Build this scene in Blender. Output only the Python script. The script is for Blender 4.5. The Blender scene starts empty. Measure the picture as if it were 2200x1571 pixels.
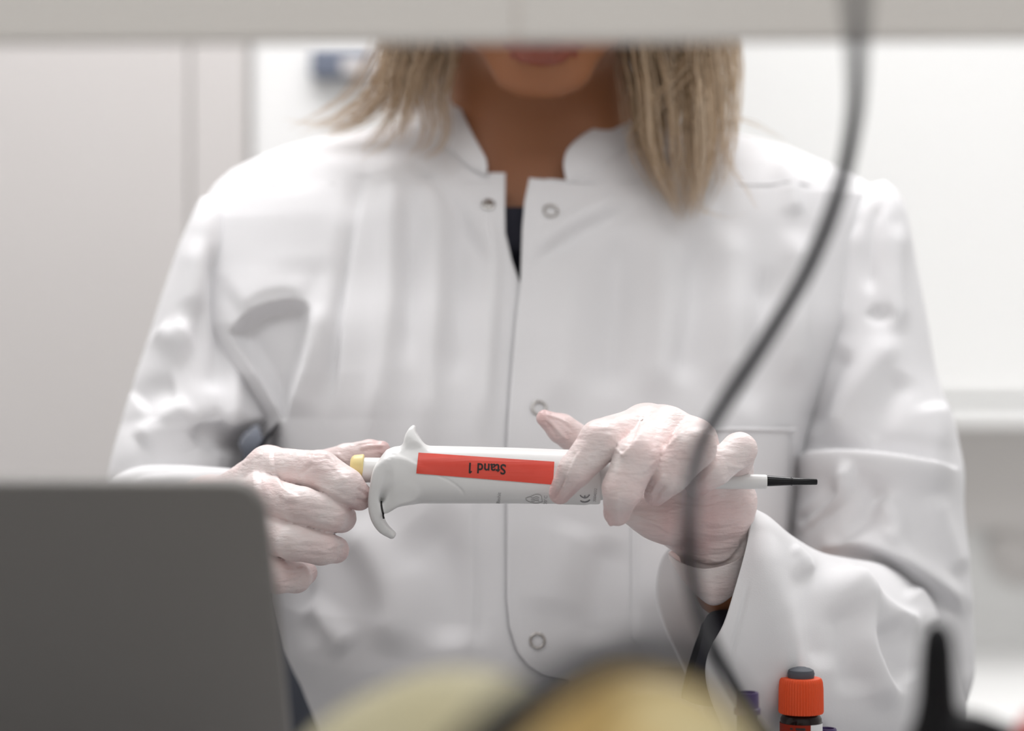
import bpy, math, random
import numpy as np
from mathutils import Vector, Matrix
from mathutils.bvhtree import BVHTree

# ------------------------------------------------------------------ camera, light, exposure
K = 36.0 / 75.0 / 2200.0          # metres per pixel per metre of distance
ZC = 1.0                          # camera height
FOCUS = 1.10
sc = bpy.context.scene
COL = sc.collection

def P(px, py, d):
    """a point of the place, d metres away from the camera along +Y"""
    return np.array([(px - 1100.0) * K * d, d, ZC - (py - 785.5) * K * d])

cam_d = bpy.data.cameras.new('camera'); cam = bpy.data.objects.new('camera', cam_d); COL.objects.link(cam)
cam.location = (0, 0, ZC); cam.rotation_euler = (math.pi / 2, 0, 0)
cam_d.lens = 75; cam_d.sensor_width = 36; cam_d.clip_start = 0.02
cam_d.dof.use_dof = True; cam_d.dof.focus_distance = FOCUS; cam_d.dof.aperture_fstop = 3.5
sc.camera = cam

w = bpy.data.worlds.new('world'); sc.world = w; w.use_nodes = True
w.node_tree.nodes['Background'].inputs[0].default_value = (0.95, 0.97, 1, 1)
w.node_tree.nodes['Background'].inputs[1].default_value = 0.3

def area(name, loc, size, power, color=(1, 1, 1), rot=(0, 0, 0)):
    l = bpy.data.lights.new(name, 'AREA'); l.shape = 'RECTANGLE'; l.size, l.size_y = size
    l.energy = power; l.color = color
    o = bpy.data.objects.new(name, l); COL.objects.link(o); o.location = loc; o.rotation_euler = rot
    return o
CEIL = 2.6
LAMPS = [(-.1, 1.75, 1.7, .6), (.1, -.1, 2.6, .9), (.6, 2.7, 2.4, .4)]
area('ceiling_lamp_over_bench', (-.1, 1.75, CEIL - .06), (1.7, .6), 44, (1.0, .985, .995))
area('fill_lamp_front', (.1, -.1, CEIL - .06), (2.6, .9), 19, (.985, .985, 1.0))  # unseen lamp, added as soft fill from the camera side
area('fill_lamp_back', (.6, 2.7, CEIL - .06), (2.4, .4), 14, (1.0, 1.0, 1.0))  # unseen lamp, added to whiten the wall behind the person

sc.view_settings.view_transform = 'Standard'; sc.view_settings.look = 'None'
sc.view_settings.exposure = 0.06; sc.view_settings.gamma = 1.0; sc.view_settings.use_curve_mapping = False

# ------------------------------------------------------------------ materials
def mat(name, col, rough=0.5, metal=0.0, spec=0.5, bump=None, sss=0.0, sssr=(1, .5, .4), vary=None, sheen=0.0, coat=0.0, trans=0.0):
    m = bpy.data.materials.new(name); m.use_nodes = True
    nt = m.node_tree; b = nt.nodes['Principled BSDF']
    b.inputs['Base Color'].default_value = (*col, 1); b.inputs['Roughness'].default_value = rough
    b.inputs['Metallic'].default_value = metal; b.inputs['Specular IOR Level'].default_value = spec
    b.inputs['Sheen Weight'].default_value = sheen; b.inputs['Coat Weight'].default_value = coat
    b.inputs['Transmission Weight'].default_value = trans
    if sss:
        b.inputs['Subsurface Weight'].default_value = sss; b.inputs['Subsurface Scale'].default_value = 0.006
        b.inputs['Subsurface Radius'].default_value = sssr
    tc = nt.nodes.new('ShaderNodeTexCoord')
    if vary:                                   # (other colour, scale, amount)
        n = nt.nodes.new('ShaderNodeTexNoise'); n.inputs['Scale'].default_value = vary[1]; n.inputs['Detail'].default_value = 3
        r = nt.nodes.new('ShaderNodeMapRange'); r.inputs[1].default_value = .35; r.inputs[2].default_value = .68
        r.inputs[4].default_value = vary[2]
        x = nt.nodes.new('ShaderNodeMix'); x.data_type = 'RGBA'
        x.inputs['A'].default_value = (*col, 1); x.inputs['B'].default_value = (*vary[0], 1)
        nt.links.new(tc.outputs['Object'], n.inputs['Vector']); nt.links.new(n.outputs['Fac'], r.inputs[0])
        nt.links.new(r.outputs[0], x.inputs['Factor']); nt.links.new(x.outputs['Result'], b.inputs['Base Color'])
    if bump:                                   # list of (scale vec, detail, distance)
        prev = None
        for sv, det, dist in bump:
            mp = nt.nodes.new('ShaderNodeMapping'); mp.inputs['Scale'].default_value = sv
            n = nt.nodes.new('ShaderNodeTexNoise'); n.inputs['Scale'].default_value = 1; n.inputs['Detail'].default_value = det
            bp = nt.nodes.new('ShaderNodeBump'); bp.inputs['Strength'].default_value = 1; bp.inputs['Distance'].default_value = dist
            nt.links.new(tc.outputs['Object'], mp.inputs['Vector']); nt.links.new(mp.outputs[0], n.inputs['Vector'])
            nt.links.new(n.outputs['Fac'], bp.inputs['Height'])
            if prev: nt.links.new(prev.outputs[0], bp.inputs['Normal'])
            prev = bp
        nt.links.new(prev.outputs[0], b.inputs['Normal'])
    return m

M = {}
M['coat'] = mat('white_cotton', (.78, .775, .785), .92, spec=.15, sheen=.15, bump=[((1500, 1500, 1500), 1, .00006)])
M['coat_in'] = M['coat']
M['glove'] = mat('latex_glove', (.86, .775, .755), .36, spec=.45, sss=.08, sssr=(1, .45, .35), vary=((.83, .66, .64), 45, .9),
                 bump=[((120, 120, 420), 3, .0009), ((420, 260, 420), 2, .0002)])
def skin_through_latex(m):
    nt = m.node_tree; b = nt.nodes['Principled BSDF']; src = b.inputs['Base Color'].links[0].from_socket
    a = nt.nodes.new('ShaderNodeAttribute'); a.attribute_name = 'stretch'
    x = nt.nodes.new('ShaderNodeMix'); x.data_type = 'RGBA'; x.inputs['B'].default_value = (.66, .43, .42, 1)
    nt.links.new(a.outputs['Fac'], x.inputs['Factor']); nt.links.new(src, x.inputs['A']); nt.links.new(x.outputs['Result'], b.inputs['Base Color'])
skin_through_latex(M['glove'])
M['skin'] = mat('tan_skin', (.38, .165, .08), .5, spec=.3, sss=.12, vary=((.35, .145, .07), 20, .6))
M['lip'] = mat('lip', (.29, .085, .055), .4, spec=.4, sss=.1)
M['eye_white'] = mat('eye_white', (.85, .82, .8), .2)
M['navy'] = mat('navy_knit', (.018, .018, .03), .9, bump=[((900, 900, 900), 2, .0003)])
M['trouser'] = mat('dark_trouser', (.03, .035, .05), .9, bump=[((700, 700, 700), 2, .0003)])
M['shoe'] = mat('white_shoe', (.7, .7, .7), .5)
M['plastic'] = mat('white_plastic', (.80, .80, .79), .32, spec=.5)
M['plastic_line'] = mat('grey_print', (.25, .25, .26), .5)
M['print'] = mat('faint_grey_print', (.42, .41, .41), .5)
M['yellowcap'] = mat('pale_yellow_plastic', (.80, .66, .30), .4)
M['redtape'] = mat('red_tape', (.80, .085, .055), .35, vary=((.74, .06, .035), 60, .7), bump=[((60, 60, 900), 2, .00012)])
M['ink'] = mat('black_ink', (.012, .01, .01), .5)
M['black'] = mat('black_plastic', (.006, .006, .007), .45, spec=.12)
M['gloss_black'] = mat('gloss_black_plastic', (.004, .004, .005), .22, spec=.3)
M['cable'] = mat('black_cable', (.009, .009, .012), .55, spec=.15)
M['chrome'] = mat('steel', (.42, .40, .38), .28, metal=1)
M['orange'] = mat('orange_cap', (.80, .085, .015), .45, spec=.4)
M['rubber'] = mat('grey_rubber', (.085, .093, .11), .6, spec=.3)
M['amber'] = mat('amber_glass', (.012, .004, .003), .15, spec=.25)
M['redlabel'] = mat('red_label', (.27, .022, .008), .6, spec=.15)
M['whitelabel'] = mat('white_label', (.78, .78, .78), .5)
M['purple'] = mat('purple_plastic', (.06, .03, .13), .35)
M['tube'] = mat('dark_tube', (.012, .01, .014), .15)
M['lid'] = mat('grey_aluminium', (.195, .186, .176), .5, metal=.15, spec=.3, bump=[((2500, 2500, 2500), 1, .00003)])
M['key'] = mat('laptop_key', (.02, .02, .022), .5)
M['screen'] = mat('screen_glass', (.01, .01, .012), .1)
M['sponge'] = mat('yellow_fabric', (.52, .47, .28), .8, vary=((.56, .34, .08), 30, .75), bump=[((200, 200, 200), 3, .001)])
M['cream'] = mat('cream_plastic', (.75, .72, .6), .5)
M['red'] = mat('red_plastic', (.45, .02, .015), .4)
M['fascia'] = mat('grey_laminate', (.63, .60, .56), .5, vary=((.61, .58, .54), 6, .6))
M['wall'] = mat('white_wall_paint', (.82, .82, .81), .8, vary=((.80, .80, .79), 3, .5))
M['wallside'] = mat('side_wall_paint', (.8, .79, .77), .8)
M['floor'] = mat('grey_lino', (.26, .26, .27), .5, vary=((.22, .22, .23), 12, .6))
M['cabinet'] = mat('light_grey_laminate', (.58, .555, .54), .5, vary=((.56, .535, .52), 4, .5))
M['white_lam'] = mat('white_laminate', (.80, .80, .79), .4)
M['bench'] = mat('bench_top', (.42, .42, .43), .4, vary=((.38, .38, .39), 15, .6))
M['bluegrey'] = mat('blue_grey_plastic', (.13, .15, .20), .5)
M['chairfab'] = mat('blue_grey_fabric', (.10, .11, .135), .85, bump=[((800, 800, 800), 2, .0004)])
M['lamp'] = mat('lamp_diffuser', (.9, .9, .9), .5)
M['lamp'].node_tree.nodes['Principled BSDF'].inputs['Emission Color'].default_value = (1, 1, 1, 1)
M['lamp'].node_tree.nodes['Principled BSDF'].inputs['Emission Strength'].default_value = 2
M['leaf_steel'] = mat('brushed_steel', (.5, .5, .5), .35, metal=1)

def hair_mat():
    m = bpy.data.materials.new('blonde_hair'); m.use_nodes = True; nt = m.node_tree; b = nt.nodes['Principled BSDF']
    a = nt.nodes.new('ShaderNodeAttribute'); a.attribute_name = 'tone'
    r = nt.nodes.new('ShaderNodeValToRGB')
    r.color_ramp.elements[0].color = (.20, .115, .05, 1); r.color_ramp.elements[1].color = (.82, .67, .50, 1)
    e = r.color_ramp.elements.new(.45); e.color = (.52, .37, .235, 1)
    nt.links.new(a.outputs['Fac'], r.inputs[0]); nt.links.new(r.outputs[0], b.inputs['Base Color'])
    b.inputs['Roughness'].default_value = .45; b.inputs['Specular IOR Level'].default_value = .3
    return m
M['hair'] = hair_mat()

# ------------------------------------------------------------------ mesh helpers
def link(name, verts, faces, material, parent=None, smooth=True):
    me = bpy.data.meshes.new(name)
    me.from_pydata([tuple(map(float, v)) for v in verts], [], [tuple(map(int, f)) for f in faces]); me.update()
    mats = material if isinstance(material, (list, tuple)) else [material]
    for m in mats: me.materials.append(m)
    if smooth: me.polygons.foreach_set('use_smooth', [True] * len(me.polygons))
    o = bpy.data.objects.new(name, me); COL.objects.link(o)
    if parent is not None: setparent(o, parent)
    return o

def setparent(o, parent):
    # every mesh is built in world space; only root empties carry a location
    o.parent = parent
    o.matrix_parent_inverse = parent.matrix_basis.inverted() if parent.type == 'EMPTY' else Matrix()

def tag(o, label=None, cat=None, group=None, kind=None):
    if label: o['label'] = label
    if cat: o['category'] = cat
    if group: o['group'] = group
    if kind: o['kind'] = kind
    return o

def empty(name, loc, label, cat, group=None):
    o = bpy.data.objects.new(name, None); COL.objects.link(o); o.location = tuple(map(float, loc)); o.empty_display_size = .05
    return tag(o, label, cat, group)

def bevel(o, wdt, seg=3, ang=0.6):
    m = o.modifiers.new('bevel', 'BEVEL'); m.width = wdt; m.segments = seg; m.limit_method = 'ANGLE'; m.angle_limit = ang
    return o

def box(name, lo, hi, material, parent=None, bev=0.003):
    x0, y0, z0 = lo; x1, y1, z1 = hi
    v = [(x0, y0, z0), (x1, y0, z0), (x1, y1, z0), (x0, y1, z0), (x0, y0, z1), (x1, y0, z1), (x1, y1, z1), (x0, y1, z1)]
    f = [(0, 3, 2, 1), (4, 5, 6, 7), (0, 1, 5, 4), (1, 2, 6, 5), (2, 3, 7, 6), (3, 0, 4, 7)]
    o = link(name, v, f, material, parent, smooth=False)
    if bev: bevel(o, bev)
    return o

def frame_from(axis):
    a = Vector(axis).normalized(); u = a.orthogonal().normalized(); v = a.cross(u)
    return np.array(a), np.array(u), np.array(v)

def lathe(name, origin, axis, prof, material, parent=None, n=48, ribs=0, ribamp=0.0, matfn=None):
    """prof: (distance along axis, radius)"""
    a, u, v = frame_from(axis); o = np.array(origin, float)
    vs = []; fs = []
    for i, (t, r) in enumerate(prof):
        for j in range(n):
            th = 2 * math.pi * j / n
            rr = r
            if ribs and len(prof[i]) == 2 and r > 0: rr = r + ribamp * (math.cos(ribs * th)) * (1 if 0 < i < len(prof) - 1 else 0)
            vs.append(o + a * t + (u * math.cos(th) + v * math.sin(th)) * rr)
    for i in range(len(prof) - 1):
        for j in range(n):
            fs.append((i * n + j, i * n + (j + 1) % n, (i + 1) * n + (j + 1) % n, (i + 1) * n + j))
    if prof[0][1] > 1e-6: fs.append(tuple(range(n))[::-1])
    if prof[-1][1] > 1e-6: fs.append(tuple((len(prof) - 1) * n + j for j in range(n)))
    ob = link(name, vs, fs, material, parent)
    fix_normals(ob)
    m = ob.modifiers.new('split', 'EDGE_SPLIT'); m.split_angle = .6
    return ob

def fix_normals(ob):
    import bmesh
    bm = bmesh.new(); bm.from_mesh(ob.data); bmesh.ops.recalc_face_normals(bm, faces=bm.faces[:]); bm.to_mesh(ob.data); bm.free()

def cr(pts, n, closed=False):
    """Catmull-Rom resampling of points (any dimension) to n samples, uniform in arc length"""
    p = np.array(pts, float)
    if closed: q = np.vstack([p[-1:], p, p[:2]])
    else: q = np.vstack([2 * p[0] - p[1], p, 2 * p[-1] - p[-2]])
    out = []
    segs = len(q) - 3
    S = 12
    for i in range(segs):
        a, b, c, d = q[i:i + 4]
        for s in range(S):
            t = s / S
            out.append(.5 * ((2 * b) + (-a + c) * t + (2 * a - 5 * b + 4 * c - d) * t * t + (-a + 3 * b - 3 * c + d) * t ** 3))
    out.append(q[-2])
    out = np.array(out)
    L = np.concatenate([[0], np.cumsum(np.linalg.norm(np.diff(out[:, :3], axis=0), axis=1))])
    tt = np.linspace(0, L[-1], n + 1)[:-1] if closed else np.linspace(0, L[-1], n)
    return np.stack([np.interp(tt, L, out[:, k]) for k in range(out.shape[1])], 1)

def tube(name, pts, r, material, parent=None, n=12, samples=60, caps=True):
    p = np.array(pts, float)
    rr = np.array(r if hasattr(r, '__len__') else [r] * len(p))
    c = cr(np.hstack([p, rr[:, None]]), samples)
    T = np.gradient(c[:, :3], axis=0); T /= np.linalg.norm(T, axis=1)[:, None]
    u = np.cross(T[0], [0.3, 1, .2]); u /= np.linalg.norm(u)
    vs = []
    for i in range(samples):
        u = u - T[i] * np.dot(u, T[i]); u /= np.linalg.norm(u); v = np.cross(T[i], u)
        for j in range(n):
            th = 2 * math.pi * j / n
            vs.append(c[i, :3] + (u * math.cos(th) + v * math.sin(th)) * c[i, 3])
    fs = [(i * n + j, i * n + (j + 1) % n, (i + 1) * n + (j + 1) % n, (i + 1) * n + j) for i in range(samples - 1) for j in range(n)]
    if caps: fs += [tuple(range(n))[::-1], tuple((samples - 1) * n + j for j in range(n))]
    ob = link(name, vs, fs, material, parent); return ob

# ------------------------------------------------------------------ sculpting helpers
def project(V):
    d = np.maximum(V[:, 1], .05)
    return 1100 + V[:, 0] / (K * d), 785.5 - (V[:, 2] - ZC) / (K * d)

def vnorm(V, F):
    V = np.asarray(V); F = np.asarray(F)
    n = np.cross(V[F[:, 2]] - V[F[:, 0]], V[F[:, 3]] - V[F[:, 1]])
    N = np.zeros_like(V)
    for k in range(4): np.add.at(N, F[:, k], n)
    return N / (np.linalg.norm(N, axis=1)[:, None] + 1e-12)

def smoothpoly(pts, n=40): return cr(np.array(pts, float), n)

def sdist(px, py, poly):
    """distance to a polyline, side (+ to the right of travel, seen on screen) and position along it 0..1"""
    best = np.full(px.shape, 1e9); side = np.ones(px.shape); pos = np.zeros(px.shape)
    n = len(poly) - 1
    for i in range(n):
        ax, ay = poly[i]; bx, by = poly[i + 1]
        dx, dy = bx - ax, by - ay; L2 = dx * dx + dy * dy + 1e-9
        t = np.clip(((px - ax) * dx + (py - ay) * dy) / L2, 0, 1)
        ex, ey = px - ax - t * dx, py - ay - t * dy
        dd = np.hypot(ex, ey)
        m = dd < best
        best = np.where(m, dd, best); side = np.where(m, np.sign(dx * ey - dy * ex), side); pos = np.where(m, (i + t) / n, pos)
    return best, side, pos

def folds(V, F, specs, facing=True, fade=True):
    """raise cloth or latex along creases. spec: (polyline, amp mm, width on the left side, width on the right side)"""
    N = vnorm(V, F)
    px, py = project(V)
    if N[:, 1].mean() > 0 and False: N = -N
    off = np.zeros(len(V))
    fac = np.clip((-N[:, 1] + .35) / .6, 0, 1) if facing else 1.0
    for poly, amp, wl, wr in specs:
        pl = smoothpoly(poly, 30)
        lo = pl.min(0) - 3 * max(wl, wr); hi = pl.max(0) + 3 * max(wl, wr)
        m = (px > lo[0]) & (px < hi[0]) & (py > lo[1]) & (py < hi[1]) & ((V[:, 1] < 2))
        if not m.any(): continue
        d, s, t = sdist(px[m], py[m], pl)
        wd = np.where(s > 0, wr, wl)
        ends = np.clip(np.minimum(t, 1 - t) / .22, 0, 1); ends = ends * ends * (3 - 2 * ends) if fade else 1
        off[m] += amp * .001 * np.exp(-(d / wd) ** 2) * ends
    return V + N * (off * fac)[:, None]

def vnoise(V, scale, seed=0):
    """cheap smooth noise"""
    rs = np.random.RandomState(seed); out = np.zeros(len(V))
    for k in range(7):
        q = rs.normal(size=3) * scale; out += np.sin(V @ q + rs.uniform(0, 6.28))
    return out / 7

# signed distance sculpting
def seg(Pg, a, b, ra, rb, sq=None):
    a = np.array(a, np.float32); b = np.array(b, np.float32); ba = b - a
    q = Pg - a
    t = np.clip((q @ ba) / (ba @ ba + 1e-12), 0, 1)
    e = q - t[..., None] * ba
    if sq is not None: e = e / np.array(sq)
    r = ra + (rb - ra) * t
    return np.linalg.norm(e, axis=-1) - r

def ellips(Pg, c, r, rot=None):
    q = Pg - np.array(c, np.float32)
    if rot is not None: q = q @ rot
    r = np.array(r, np.float32)
    k = np.linalg.norm(q / r, axis=-1); k2 = np.linalg.norm(q / (r * r), axis=-1)
    return k * (k - 1) / (k2 + 1e-9)

def smin(a, b, k):
    h = np.clip(.5 + .5 * (b - a) / k, 0, 1)
    return b * (1 - h) + a * h - k * h * (1 - h)
def smax(a, b, k): return -smin(-a, -b, k)

def grid(lo, hi, h):
    ax = [np.arange(lo[i], hi[i] + h, h) for i in range(3)]
    return np.stack(np.meshgrid(*ax, indexing='ij'), -1).astype(np.float32), ax

def surfnet(D, ax):
    S = D < 0
    nx, ny, nz = D.shape
    cnt = np.zeros((nx - 1, ny - 1, nz - 1), np.float32); acc = np.zeros((nx - 1, ny - 1, nz - 1, 3), np.float32)
    X = [np.asarray(a) for a in ax]
    def sl(o, n): return slice(o, n - 1 + o)
    for axis in range(3):
        for u in (0, 1):
            for v in (0, 1):
                o0 = [0, 0, 0]; others = [i for i in range(3) if i != axis]
                o0[others[0]] = u; o0[others[1]] = v
                o1 = list(o0); o1[axis] = 1
                A = D[sl(o0[0], nx), sl(o0[1], ny), sl(o0[2], nz)]; B = D[sl(o1[0], nx), sl(o1[1], ny), sl(o1[2], nz)]
                m = (A < 0) != (B < 0)
                t = np.where(m, A / np.where(m, A - B, 1), 0)
                cnt += m
                for k in range(3):
                    val = (t if k == axis else float(o0[k]))
                    acc[..., k] += np.where(m, val, 0)
    cell = cnt > 0
    idx = -np.ones(cell.shape, np.int64); idx[cell] = np.arange(cell.sum())
    ii = np.argwhere(cell)
    fr = acc[cell] / cnt[cell][:, None]
    h = [x[1] - x[0] for x in X]
    V = np.stack([X[k][0] + (ii[:, k] + fr[:, k]) * h[k] for k in range(3)], 1)
    F = []
    for axis in range(3):
        a1, a2 = (axis + 1) % 3, (axis + 2) % 3
        lo = [slice(None)] * 3; hi = [slice(None)] * 3
        lo[axis] = slice(0, -1); hi[axis] = slice(1, None)
        m = S[tuple(lo)] != S[tuple(hi)]
        q = np.argwhere(m)
        q = q[(q[:, a1] > 0) & (q[:, a2] > 0) & (q[:, a1] < D.shape[a1] - 1) & (q[:, a2] < D.shape[a2] - 1)]
        sgn = S[tuple(q.T)]
        def id_(d1, d2):
            r = q.copy(); r[:, a1] -= d1; r[:, a2] -= d2
            return idx[tuple(r.T)]
        f = np.stack([id_(1, 1), id_(0, 1), id_(0, 0), id_(1, 0)], 1)
        f[~sgn] = f[~sgn][:, ::-1]
        F.append(f)
    F = np.concatenate(F)
    F = F[(F >= 0).all(1)]
    return V.astype(float), F

def relax(V, F, it=2, lam=.5):
    for _ in range(it):
        A = np.zeros_like(V); c = np.zeros(len(V))
        for k in range(4):
            np.add.at(A, F[:, k], V[F[:, (k + 1) % 4]]); np.add.at(c, F[:, k], 1)
            np.add.at(A, F[:, (k + 1) % 4], V[F[:, k]]); np.add.at(c, F[:, (k + 1) % 4], 1)
        V = V + lam * (A / c[:, None] - V)
    return V

def loft(rings, n, m, closed=True):
    """rings: lists of 3-D points; returns a vertex grid (m rows, n columns) and its quads"""
    R = np.array([cr(r, n, closed) for r in rings])          # (k, n, 3)
    k = len(R)
    q = np.concatenate([[2 * R[0] - R[1]], R, [2 * R[-1] - R[-2]]])
    ts = np.linspace(0, k - 1 - 1e-6, m)
    out = []
    for t in ts:
        i = int(t); f = t - i; a, b, c, d = q[i:i + 4]
        out.append(.5 * ((2 * b) + (-a + c) * f + (2 * a - 5 * b + 4 * c - d) * f * f + (-a + 3 * b - 3 * c + d) * f ** 3))
    V = np.concatenate(out)
    cols = n if closed else n - 1
    F = [(i * n + j, i * n + (j + 1) % n, (i + 1) * n + (j + 1) % n, (i + 1) * n + j) for i in range(m - 1) for j in range(cols)]
    return V, np.array(F)

def orient(V, F, centre):
    N = vnorm(V, F)
    if ((V - centre) * N).sum() < 0: F = F[:, ::-1]
    return F

def ring(T, B, d, rd, n=16, dB=None, pw=1.0, shift=0.0):
    """closed oval ring from a top and a bottom outline point; rd = half depth; first point T, then the far side"""
    a = P(T[0], T[1], d); b = P(B[0], B[1], dB if dB else d)
    c = (a + b) / 2; h = (a - b) / 2; dv = np.array([0, rd, 0])
    out = []
    for i in range(n):
        th = 2 * math.pi * i / n
        out.append(c + h * math.cos(th) + dv * (math.sin(th)) + np.array([shift, 0, 0]) * math.sin(th))
    return out

# ================================================================== THE ROOM
XL, XR, YB, YF = -1.9, 2.1, 3.1, -0.9
def struct(o): o['kind'] = 'structure'; return o
struct(box('floor', (XL - .1, YF - .1, -.1), (XR + .1, YB + .1, 0), M['floor'], bev=0))
struct(box('ceiling', (XL - .1, YF - .1, CEIL), (XR + .1, YB + .1, CEIL + .1), M['wall'], bev=0))
struct(box('wall_back', (XL - .1, YB, 0), (XR + .1, YB + .1, CEIL), M['wall'], bev=0))
struct(box('wall_front', (XL - .1, YF - .1, 0), (XR + .1, YF, CEIL), M['wall'], bev=0))
struct(box('wall_left', (XL - .1, YF, 0), (XL, YB, CEIL), M['wallside'], bev=0))
struct(box('wall_right', (XR, YF, 0), (XR + .1, YB, CEIL), M['wallside'], bev=0))
struct(box('baseboard_back', (XL, YB - .012, 0), (XR, YB, .09), M['cabinet'], bev=.002))
for i, (lx, ly, sx, sy) in enumerate(LAMPS):  # housings; the front and back ones go with the added fill lamps
    o = box('ceiling_light', (lx - sx / 2 - .03, ly - sy / 2 - .03, CEIL - .05), (lx + sx / 2 + .03, ly + sy / 2 + .03, CEIL), M['white_lam'], bev=.002)
    tag(o, ['long white ceiling light above the bench', 'white ceiling light added as fill over the camera side of the room', 'narrow white ceiling light added to brighten the back wall'][i], 'ceiling light')

# tall grey cabinet on the left, behind the person
d = 2.3
xr = (405 - 1100) * K * d; xm = (540 - 1100) * K * (d + .02)
r = empty('tall_cabinet', (-1.1, d + .3, 0), 'tall light grey cupboard standing at the left behind the person', 'cupboard')
box('body', (-1.7, d + .022, 0), (xr + .005, YB - .02, 2.3), M['cabinet'], r)
dd = box('door', (-1.1, d, .08), (xr, d + .02, 2.28), M['cabinet'], r, .004)
box('handle', (-.98, d - .03, 1.4), (-.965, d, 1.62), M['leaf_steel'], dd, .003)
d2 = box('door', (-1.69, d, .08), (-1.105, d + .02, 2.28), M['cabinet'], r, .004)
box('handle', (-1.2, d - .03, 1.4), (-1.185, d, 1.62), M['leaf_steel'], d2, .003)
r = empty('narrow_cabinet', (xm - .06, 2.6, 0), 'narrow grey filler cupboard between the tall cupboard and the white wall', 'cupboard')
box('body', (xr + .0055, d + .012, 0), (xm, YB - .02, 2.3), M['cabinet'], r)
box('door', (xr + .002, d + .0, .08), (xm - .003, d + .0115, 2.28), M['cabinet'], r)

# white appliance with a small blue-grey display behind the left shoulder
dA = 2.301
r = empty('lab_fridge', ((720 - 1100) * K * dA, dA + .15, 0), 'white upright appliance with a small blue-grey display behind the person', 'fridge')
box('body', (xm + .0015, dA + .03, 0), ((1450 - 1100) * K * dA, YB - .02, 2.2), M['white_lam'], r, .01)
box('door', (xm + .0015, dA, .1), ((1440 - 1100) * K * dA, dA + .03, 2.17), M['white_lam'], r, .01)
p0 = P(668, 168, dA - .01); p1 = P(800, 104, dA - .01)
ds = box('display', (p0[0], dA - .015, p0[2]), (p1[0], dA, p1[2]), M['bluegrey'], r, .004)
p0 = P(735, 160, dA - .01); p1 = P(800, 128, dA - .01)
box('display_window', (p0[0], dA - .019, p0[2]), (p1[0] - .002, dA - .0155, p1[2]), M['cabinet'], ds, .001)

# right: wall cupboard over a ledge, base cupboards and worktop
dR = 2.85
zl1, zl0 = P(0, 872, dR)[2], P(0, 916, dR)[2]
x0 = (1560 - 1100) * K * dR
r = empty('wall_cupboard', (1.3, 2.9, zl1), 'bright white wall cupboard at the right above the white ledge', 'cupboard')
box('body', (x0, dR + .12, zl1 + .002), (XR - .03, YB - .002, 2.2), M['white_lam'], r, .004)
for i in range(3):
    a = x0 + .01 + i * .47
    o = box('door', (a, dR + .10, zl1 + .01), (a + .46, dR + .1195, 2.19), M['white_lam'], r, .004)
o = box('wall_ledge', (x0, dR, zl0), (XR - .002, YB - .002, zl1), M['white_lam'], bev=.006)
tag(o, 'thick white horizontal ledge crossing behind the right sleeve', 'shelf')
struct(box('trim_1', (x0, dR + .21, zl0 - .155), (XR - .002, YB - .002, zl0 - .001), M['cabinet'], bev=.004))
zt = P(0, 1395, 3.1)[2]
o = box('rear_worktop', (x0 + .02, 2.0, zt - .04), (XR - .002, YB - .002, zt), M['white_lam'], bev=.005)
tag(o, 'bright white worktop at lower right behind the elbow', 'worktop')
r = empty('base_cupboard', (1.3, 2.4, 0), 'pale base cupboard beneath the white rear worktop', 'cupboard')
box('body', (x0 + .03, 2.06, .06), (XR - .03, YB - .02, zt - .041), M['cabinet'], r, .004)
for i in range(3):
    a = x0 + .04 + i * .5
    o = box('door', (a, 2.04, .1), (a + .49, 2.06, zt - .06), M['white_lam'], r, .003)
    lathe('knob', (a + .44, 2.04, zt - .14), (0, -1, 0), [(0, .006), (.012, .006), (.014, .014), (.022, .014), (.024, 0)], M['leaf_steel'], o, 20)
c = P(2200, 1185, 3.08)
o = lathe('wall_dial', (c[0], YB - .001, c[2]), (0, -1, 0), [(0, .05), (.012, .05), (.014, .044), (.016, .04), (.012, .036), (.012, 0)], M['cabinet'], n=40)
tag(o, 'round pale disc on the wall panel at the right edge under the ledge', 'dial')

# ================================================================== THE BENCH
BZ = 0.77
r = empty('lab_bench', (0, .7, 0), 'pale grey laboratory bench in front of the person', 'bench')
box('worktop', (-.85, .18, BZ - .03), (.85, 1.165, BZ), M['bench'], r, .004)
for sx in (-.8, .8):
    for sy in (.24, 1.1): box('leg', (sx - .02, sy - .02, 0), (sx + .02, sy + .02, BZ - .0305), M['leaf_steel'], r, .003)
box('side_rail', (-.78, .225, BZ - .09), (.78, .25, BZ - .0305), M['leaf_steel'], r, .002)

# shelf unit over the bench: two fascia boards on posts, seen from in front, right across the top of the picture
dS = .70
r = empty('overbench_shelf', (0, dS, BZ), 'pale grey shelf unit crossing the top of the picture over the bench', 'shelf')
def fascia(xa, xb, za, zb, nm, y0=dS, th=.012):
    v = []
    for y in (y0, y0 + th):
        v += [(xa, y, za[0]), (xb, y, za[1]), (xb, y, zb), (xa, y, zb)]
    f = [(0, 1, 2, 3), (7, 6, 5, 4), (0, 4, 5, 1), (1, 5, 6, 2), (2, 6, 7, 3), (3, 7, 4, 0)]
    o = link(nm, v, f, M['fascia'], r, False); bevel(o, .0006); return o
zL, zM, zR = P(0, 93, dS)[2], P(0, 83, dS)[2], P(0, 72, dS)[2]
xm_ = P(1110, 0, dS)[0]
fascia(-.42, xm_ - .00015, (zL + .0, zM), 1.24, 'front_panel')
fascia(xm_ + .00015, .42, (zM, zR), 1.24, 'front_panel')
box('shelf_board', (-.45, dS + .013, 1.222), (.45, dS + .135, 1.24), M['fascia'], r, .002)
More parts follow.
